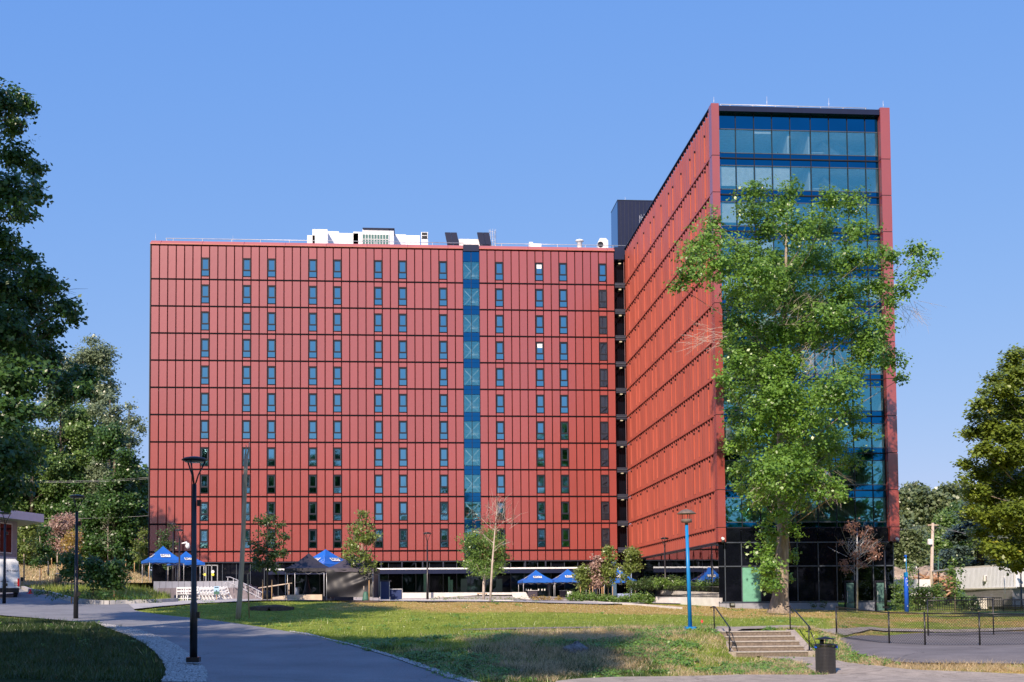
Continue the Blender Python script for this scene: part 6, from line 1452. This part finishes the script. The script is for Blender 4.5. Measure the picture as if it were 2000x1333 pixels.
# hedge and plants beside the wing
def bank(name, lab, cat, clumps, Y, size, m, dens, seed, grp=None, **kw):
    t, C = pxtree(name, lab, at(clumps[0][0], clumps[0][1]+clumps[0][2], Y), Y, None, clumps, size, m, dens, depth=.2, seed=seed, grp=grp, cat=cat, **kw); t.children[0].name = 'foliage'; return t
rr_ = random.Random(5)
bank('hedge', 'long clipped dark green hedge behind the picket fence', 'hedge', [(1238+i*7+rr_.uniform(-2, 2), 1133+rr_.uniform(-3, 9)+i*.2, 8) for i in range(25)]+[(1238+i*9, 1146, 7) for i in range(19)], 104.5, .14, 'leafhedge', 2.8, 51)
for k in range(5):
    px = (1285, 1308, 1328, 1372, 1396)[k]
    bank('shrub', ['light green shrub at the left end of the hedge', 'light green shrub left of the blue lamp post', 'light green shrub touching the blue lamp post', 'light green shrub right of the blue lamp post', 'light green shrub at the glass corner of the wing'][k], 'shrub', [(px+rr_.uniform(-7, 7), 1141+rr_.uniform(-6, 4), 6) for _ in range(5)], 103, .16, 'leafshrub', 2.2, 60+k)
for k in range(9):
    px = 1122+k*18.5
    bank('garden_plant', 'bright green bushy plant in the kerbside bed, %s from the white bin' % ('first second third fourth fifth sixth seventh eighth ninth'.split()[k]), 'plant', [(px+rr_.uniform(-9, 9), 1168+rr_.uniform(-9, 3)+k*.9, 7.5) for _ in range(7)], 101-k*.3, .13, 'leafshrub', 2.4, 70+k)
for k in range(4):
    px = 1038+k*16
    bank('garden_plant', 'yellow-brown tufted plant before the tents, number %s from the left' % ('one two three four'.split()[k]), 'plant', [(px+rr_.uniform(-8, 8), 1171+rr_.uniform(-3, 2), 4.5) for _ in range(5)], 104, .11, 'leaforange', 2.2, 90+k)
bank('low_planting', 'low red and green ground planting before the bench wall', 'plants', [(840+i*8, 1170+rr_.uniform(-2, 1.5), 3.5) for i in range(24)], 106, .1, 'leafyoung', 2.5, 97)
for k in range(7):
    px = (1755, 1776, 1796, 1812, 1832, 1880, 1905)[k]; tp = (1130, 1100, 1150, 1145, 1140, 1168, 1170)[k]
    bank('shrub', ['thin shrub between the wing and the blue tower', 'tall feathery shrub right of the blue tower', 'dark shrub behind the black post', 'round dark green shrub left of the picket fence end', 'green shrub in front of the utility pole', 'small shrub behind the picket fence', 'dark shrub before the shutters of the shed'][k], 'shrub', [(px+rr_.uniform(-8, 8), rr_.uniform(tp, 1190), 7.5) for _ in range(14)], 92, .15, 'leafhedge' if k in (2, 3, 6) else 'leafwood', 1.4, 100+k)
for px in (1588, 1608): bank('weed_plant', 'leafy weed growing against the plinth, %s one' % ('left' if px < 1600 else 'right'), 'plant', [(px+rr_.uniform(-5, 5), 1182+rr_.uniform(-5, 4), 4) for _ in range(4)], 94.6, .1, 'leafhedge', 2.4, int(px))
# island and verge plants
bank('ground_cover', 'dark long ground planting on the kerbed island', 'plants', [(70+i*9, 1160+i*.55+rr_.uniform(-6, 3), 6) for i in range(27)], 79, .12, 'leafdark', 1.5, 120)
def farwood(name, lab, pts, Y, m, seed, size, n):
    r_ = random.Random(seed); C = []; R = []
    for (pa, pb, ta, tb_, base) in pts:
        for _ in range(n):
            f = r_.random(); px = pa+(pb-pa)*f; top = ta+(tb_-ta)*f+6*math.sin(px*.09)+5*math.sin(px*.23); p = at(px, r_.uniform(top+8, base), Y+r_.uniform(-4, 6)); C.append(tuple(p)); R.append(12*Y/FPX*r_.uniform(.7, 1.3))
    o = crown(None, C, R, [240]*len(C), size, m, seed, name=name); return tag(o, lab, 'woodland', None, 'stuff')
farwood('distant_wood', 'hazy wooded hillside right of the building', [(1740, 2050, 968, 960, 1165)], 262, 'leaffar', 301, .9, 170)
farwood('distant_wood', 'dense dark wood on the slope left of the building', [(-120, 292, 900, 905, 1105)], 205, 'leafdark', 302, .7, 260)
# trees behind the camera and outside the frame: they shade the foreground and show in the glass
def shader(lab, x, y, ht, r, cz, seed, m='leafdark', n=16, dens=620, ls=.45):
    rs = random.Random(seed); zg = h(x, y); t = thing('park_tree', lab, 'tree', (x, y, zg), group='park trees outside the view')
    MB().path([(x, y, zg-.2), (x+.2, y, zg+ht*.4), (x, y, zg+ht*.85)], [.5, .36, .1], 8).build('trunk', M['barkdark'], t)
    C = [(x+rs.uniform(-1, 1)*r*.75, y+rs.uniform(-1, 1)*r*.75, zg+cz+rs.uniform(-1, 1)*(ht-cz)*.8) for _ in range(n)]
    crown(t, C, [r*rs.uniform(.3, .45) for _ in C], [dens]*n, ls, m, seed)
    return t
def shade_at(px, py, r, hgt, seed, **kw):
    g = G(px, py); k = hgt/(-SDIR.z); p = g-SDIR*k
    return shader('park tree outside the view whose shadow reaches the lawn and road', p.x, p.y, hgt+2+r*.8, r, hgt, seed, **kw)
shade_at(1075, 1275, 3.4, 30, 201, n=12, dens=1100, ls=.35)
shade_at(720, 1312, 4.5, 28, 202, dens=260, ls=.5)
shade_at(560, 1300, 4.5, 27, 203, dens=260, ls=.5)
shade_at(840, 1300, 4.0, 30, 212, dens=260, ls=.5, n=12)
shade_at(400, 1282, 4.2, 27, 204)
shade_at(180, 1290, 5.0, 26, 205)
shade_at(60, 1262, 5.0, 28, 206)
shade_at(120, 1325, 4.0, 27, 215)
shade_at(270, 1320, 3.5, 28, 216)
shade_at(40, 1275, 4.5, 27, 218)
shade_at(230, 1272, 3.5, 29, 219, n=12)
shade_at(640, 1275, 3.0, 29, 217, dens=260, ls=.5, n=10)
shade_at(180, 1168, 6.0, 24, 208)
shade_at(625, 1192, 4.5, 24, 209)
shade_at(20, 1150, 6.0, 24, 210)
shade_at(350, 1160, 4.0, 22, 214)
rs = np.random.default_rng(99); C = []; R = []
for i in range(330):
    x = rs.uniform(-130, 170); C.append((x, -60+rs.uniform(-10, 10), rs.uniform(-2, (34 if x < -20 else 24 if x < 30 else 20)+4*math.sin(x*.07)+3*math.sin(x*.19)))); R.append(rs.uniform(3.5, 6.5))
tlb = crown(None, C, R, [110]*330, 1.5, 'leafdark', 98, name='tree_belt'); tag(tlb, 'belt of trees along the park edge reflected in the lower windows', 'woodland', None, 'stuff')
# ------------------------------------------------------------------ grass, stones
def blades(name, n, xr_, yr_, mask, hh, w, m, seed, lean=.5, lab=None, tall=None):
    rs = np.random.default_rng(seed); X = rs.uniform(*xr_, n); Y = rs.uniform(*yr_, n); k = mask(X, Y, rs); X, Y = X[k], Y[k]; n = len(X)
    Z = H(X, Y)+.05*fbm(X, Y, .9, 11)*(Y > 20)*(Y < 100)-.04
    th = rs.uniform(0, 6.28, n); s = rs.uniform(.5, 1.4, n)*(1+.6*np.clip(fbm(X, Y, 2.2, seed), -1, 1)); L = hh*s
    if tall is not None: L = L*tall(X, Y)
    dx, dy = np.cos(th), np.sin(th); lx = rs.normal(0, lean, n)*L; ly = rs.normal(0, lean, n)*L
    A = np.stack([X-dx*w, Y-dy*w, Z], 1); B = np.stack([X+dx*w, Y+dy*w, Z], 1); T = np.stack([X+lx, Y+ly, Z+L], 1)
    V = np.stack([A, B, T], 1).reshape(-1, 3); F = np.arange(3*n).reshape(n, 3); v = np.clip(rs.uniform(0, 1, n)*.7+.3*rs.uniform(0, 1)+.25*fbm(X, Y, 1.1, seed+1), 0, 1)
    return tag(npmesh(name, V, F, M[m], None, {'v': ('FACE', v)}), kind='stuff')
from mathutils.geometry import tessellate_polygon
def inpoly(P, X, Y):
    P = np.array([(p[0], p[1]) for p in P]); r = np.zeros(len(X), bool); j = len(P)-1
    for i in range(len(P)):
        c = ((P[i, 1] > Y) != (P[j, 1] > Y)) & (X < (P[j, 0]-P[i, 0])*(Y-P[i, 1])/(P[j, 1]-P[i, 1]+1e-12)+P[i, 0]); r ^= c; j = i
    return r
court = gpoly(([(1634, 1249), (1645, 1255), (1672, 1278), (1727, 1291), (1805, 1298), (2000, 1300), (2200, 1300)], 1), ([(2200, 1233), (2000, 1234.5), (1837, 1237.5), (1740, 1242.5), (1655, 1245)], 1))
pathp = gpoly(([(1440, 1283), (1480, 1284), (1532, 1291), (1570, 1300), (1594, 1320), (1700, 1326), (2080, 1330)], 0), ([(2080, 1323.5), (1900, 1316), (1740, 1307), (1640, 1294), (1588, 1286)], 1))
pave = gpoly(([(1085, 1334), (1130, 1329), (1200, 1326), (1400, 1323), (1594, 1321.5), (1800, 1327), (2080, 1331)], 0), ([(2080, 1420), (1085, 1420)], 0))
upp = gpoly(([(1395, 1236), (1450, 1234.5), (1600, 1233), (1700, 1231), (2080, 1229)], 0), ([(2080, 1224), (1700, 1226), (1630, 1229), (1590, 1228), (1540, 1223), (1395, 1226)], 0))
grl = gpoly(([(190, 1220), (250, 1229), (300, 1243), (345, 1264), (378, 1288), (402, 1312), (400, 1340), (370, 1400)], 1), ([(290, 1400), (312, 1345), (324, 1310), (302, 1276), (262, 1249), (215, 1231)], 1))
grr = gpoly(([(1060, 1420), (980, 1365), (890, 1331), (800, 1299), (740, 1279), (680, 1262), (620, 1247), (560, 1235)], 1), ([(600, 1240), (690, 1262), (760, 1281), (820, 1300), (915, 1331), (1010, 1365), (1100, 1420)], 1))
def free(X, Y, gr=True):
    X = X+.16*fbm(X, Y, 2.7, 61); Y = Y+.3*fbm(X, Y, 2.1, 62)
    k = ~inpoly(roadpoly, X, Y) & ~inpoly(court, X, Y) & ~inpoly(pathp, X, Y) & ~inpoly(pave, X, Y) & ~inpoly(upp, X, Y)
    if gr: k &= ~inpoly(grl, X, Y) & ~inpoly(grr, X, Y)
    k &= ~((X > xw0+.02) & (X < xw1-.02) & (Y > yb-.1) & (Y < yb+2.75))
    return k & (Y < 105)
def mg(X, Y, rs): return free(X, Y) & (rs.uniform(0, 1, len(X)) > shade_weight(X, Y)) & (rs.uniform(0, 1, len(X)) > dryness(X, Y)*.92)
def md(X, Y, rs): return free(X, Y) & (rs.uniform(0, 1, len(X)) < dryness(X, Y)*.95+.04)
blades('grass', 360000, (-22, 20), (33.5, 54), mg, .085, .011, 'grassg', 1, .5)
blades('grass', 300000, (-22, 14), (33.5, 60), lambda X, Y, r: free(X, Y) & (r.uniform(0, 1, len(X)) < shade_weight(X, Y)), .16, .012, 'grasslush', 11, .45)  # longer blades with the shade painted into their green
blades('dry_grass', 170000, (0, 22), (35, 49), md, .15, .011, 'grassd', 2, .8)
blades('grass', 120000, (-26, 40), (50, 92), lambda X, Y, r: mg(X, Y, r) & (PX(X, Y) < 2100), .06, .022, 'grassg', 3, .5)
blades('dry_grass', 40000, (-5, 45), (50, 95), md, .05, .025, 'grassd', 4, .8)
ti = blades('long_grass', 26000, (-40, -15), (76, 96), lambda X, Y, r: free(X, Y) & (PX(X, Y) < 330) & (PX(X, Y) > 60), .42, .03, 'leafhedge_blade' if 0 else 'grassg', 5, .25)
blades('verge_grass', 26000, (-25, 12), (34, 66), lambda X, Y, r: free(X, Y) & (np.abs(PX(X, Y)-700) < 420) & (fbm(X, Y, 1.4, 77) > .28), .24, .014, 'grassg', 6, .35)
blades('slope_grass', 50000, (-60, -24), (128, 178), lambda X, Y, r: PX(X, Y) < 330, .35, .07, 'grassd', 7, .5)
# broad-leaved weeds on the bank
def weeds(name, n, xr_, yr_, mask, seed, R=.15, cnt=26, size=.09):
    rs = np.random.default_rng(seed); X = rs.uniform(*xr_, n); Y = rs.uniform(*yr_, n); k = mask(X, Y); X, Y = X[k], Y[k]; Z = H(X, Y)+.03
    V, F, v = leaves(np.stack([X, Y, Z], 1), R*rs.uniform(.5, 1.5, len(X)), [cnt]*len(X), size, rs, squash=.5, up=.8, g=1, sprig=.1)
    return tag(npmesh(name, V, F, M['weed'], None, {'v': ('FACE', v)}), kind='stuff')
weeds('weeds', 6500, (-4, 14), (34.5, 47), lambda X, Y: free(X, Y, False) & (fbm(X, Y, .8, 31)+.3*fbm(X, Y, 2.6, 8) > .13), 41)
weeds('weeds', 700, (9, 18), (36.5, 46), lambda X, Y: free(X, Y) & (PX(X, Y) > 1590), 44)
weeds('weeds', 260, (-20, 26), (52, 96), lambda X, Y: free(X, Y) & (fbm(X, Y, .5, 31) > .25), 42, .28, 40, .09)
weeds('weeds', 160, (-14, 3), (44, 66), lambda X, Y: free(X, Y, False) & (fbm(X, Y, .8, 5) > .1), 43, .22, 46, .08)
# gravel stones
def stones(name, n, poly, seed, sz=.036):
    rs = np.random.default_rng(seed); P = np.array([(p[0], p[1]) for p in poly]); X = rs.uniform(P[:, 0].min(), P[:, 0].max(), n); Y = rs.uniform(max(33, P[:, 1].min()), P[:, 1].max(), n)
    k = inpoly(poly, X, Y); X, Y = X[k], Y[k]; n = len(X); Z = H(X, Y)+.055
    base = np.array([(1, 0, 0), (0, 1, 0), (-1, 0, 0), (0, -1, 0), (0, 0, .8)]); V = base[None]*(rs.uniform(.5, 1.5, (n, 5, 1))*sz)+np.stack([X, Y, Z], 1)[:, None]
    f = np.array([(0, 1, 4), (1, 2, 4), (2, 3, 4), (3, 0, 4)]); F = (f[None]+5*np.arange(n)[:, None, None]).reshape(-1, 3)
    return tag(npmesh(name, V.reshape(-1, 3), F, M['stone'], None), kind='stuff')
stones('gravel', 60000, grl, 1); stones('gravel', 60000, grr, 2)
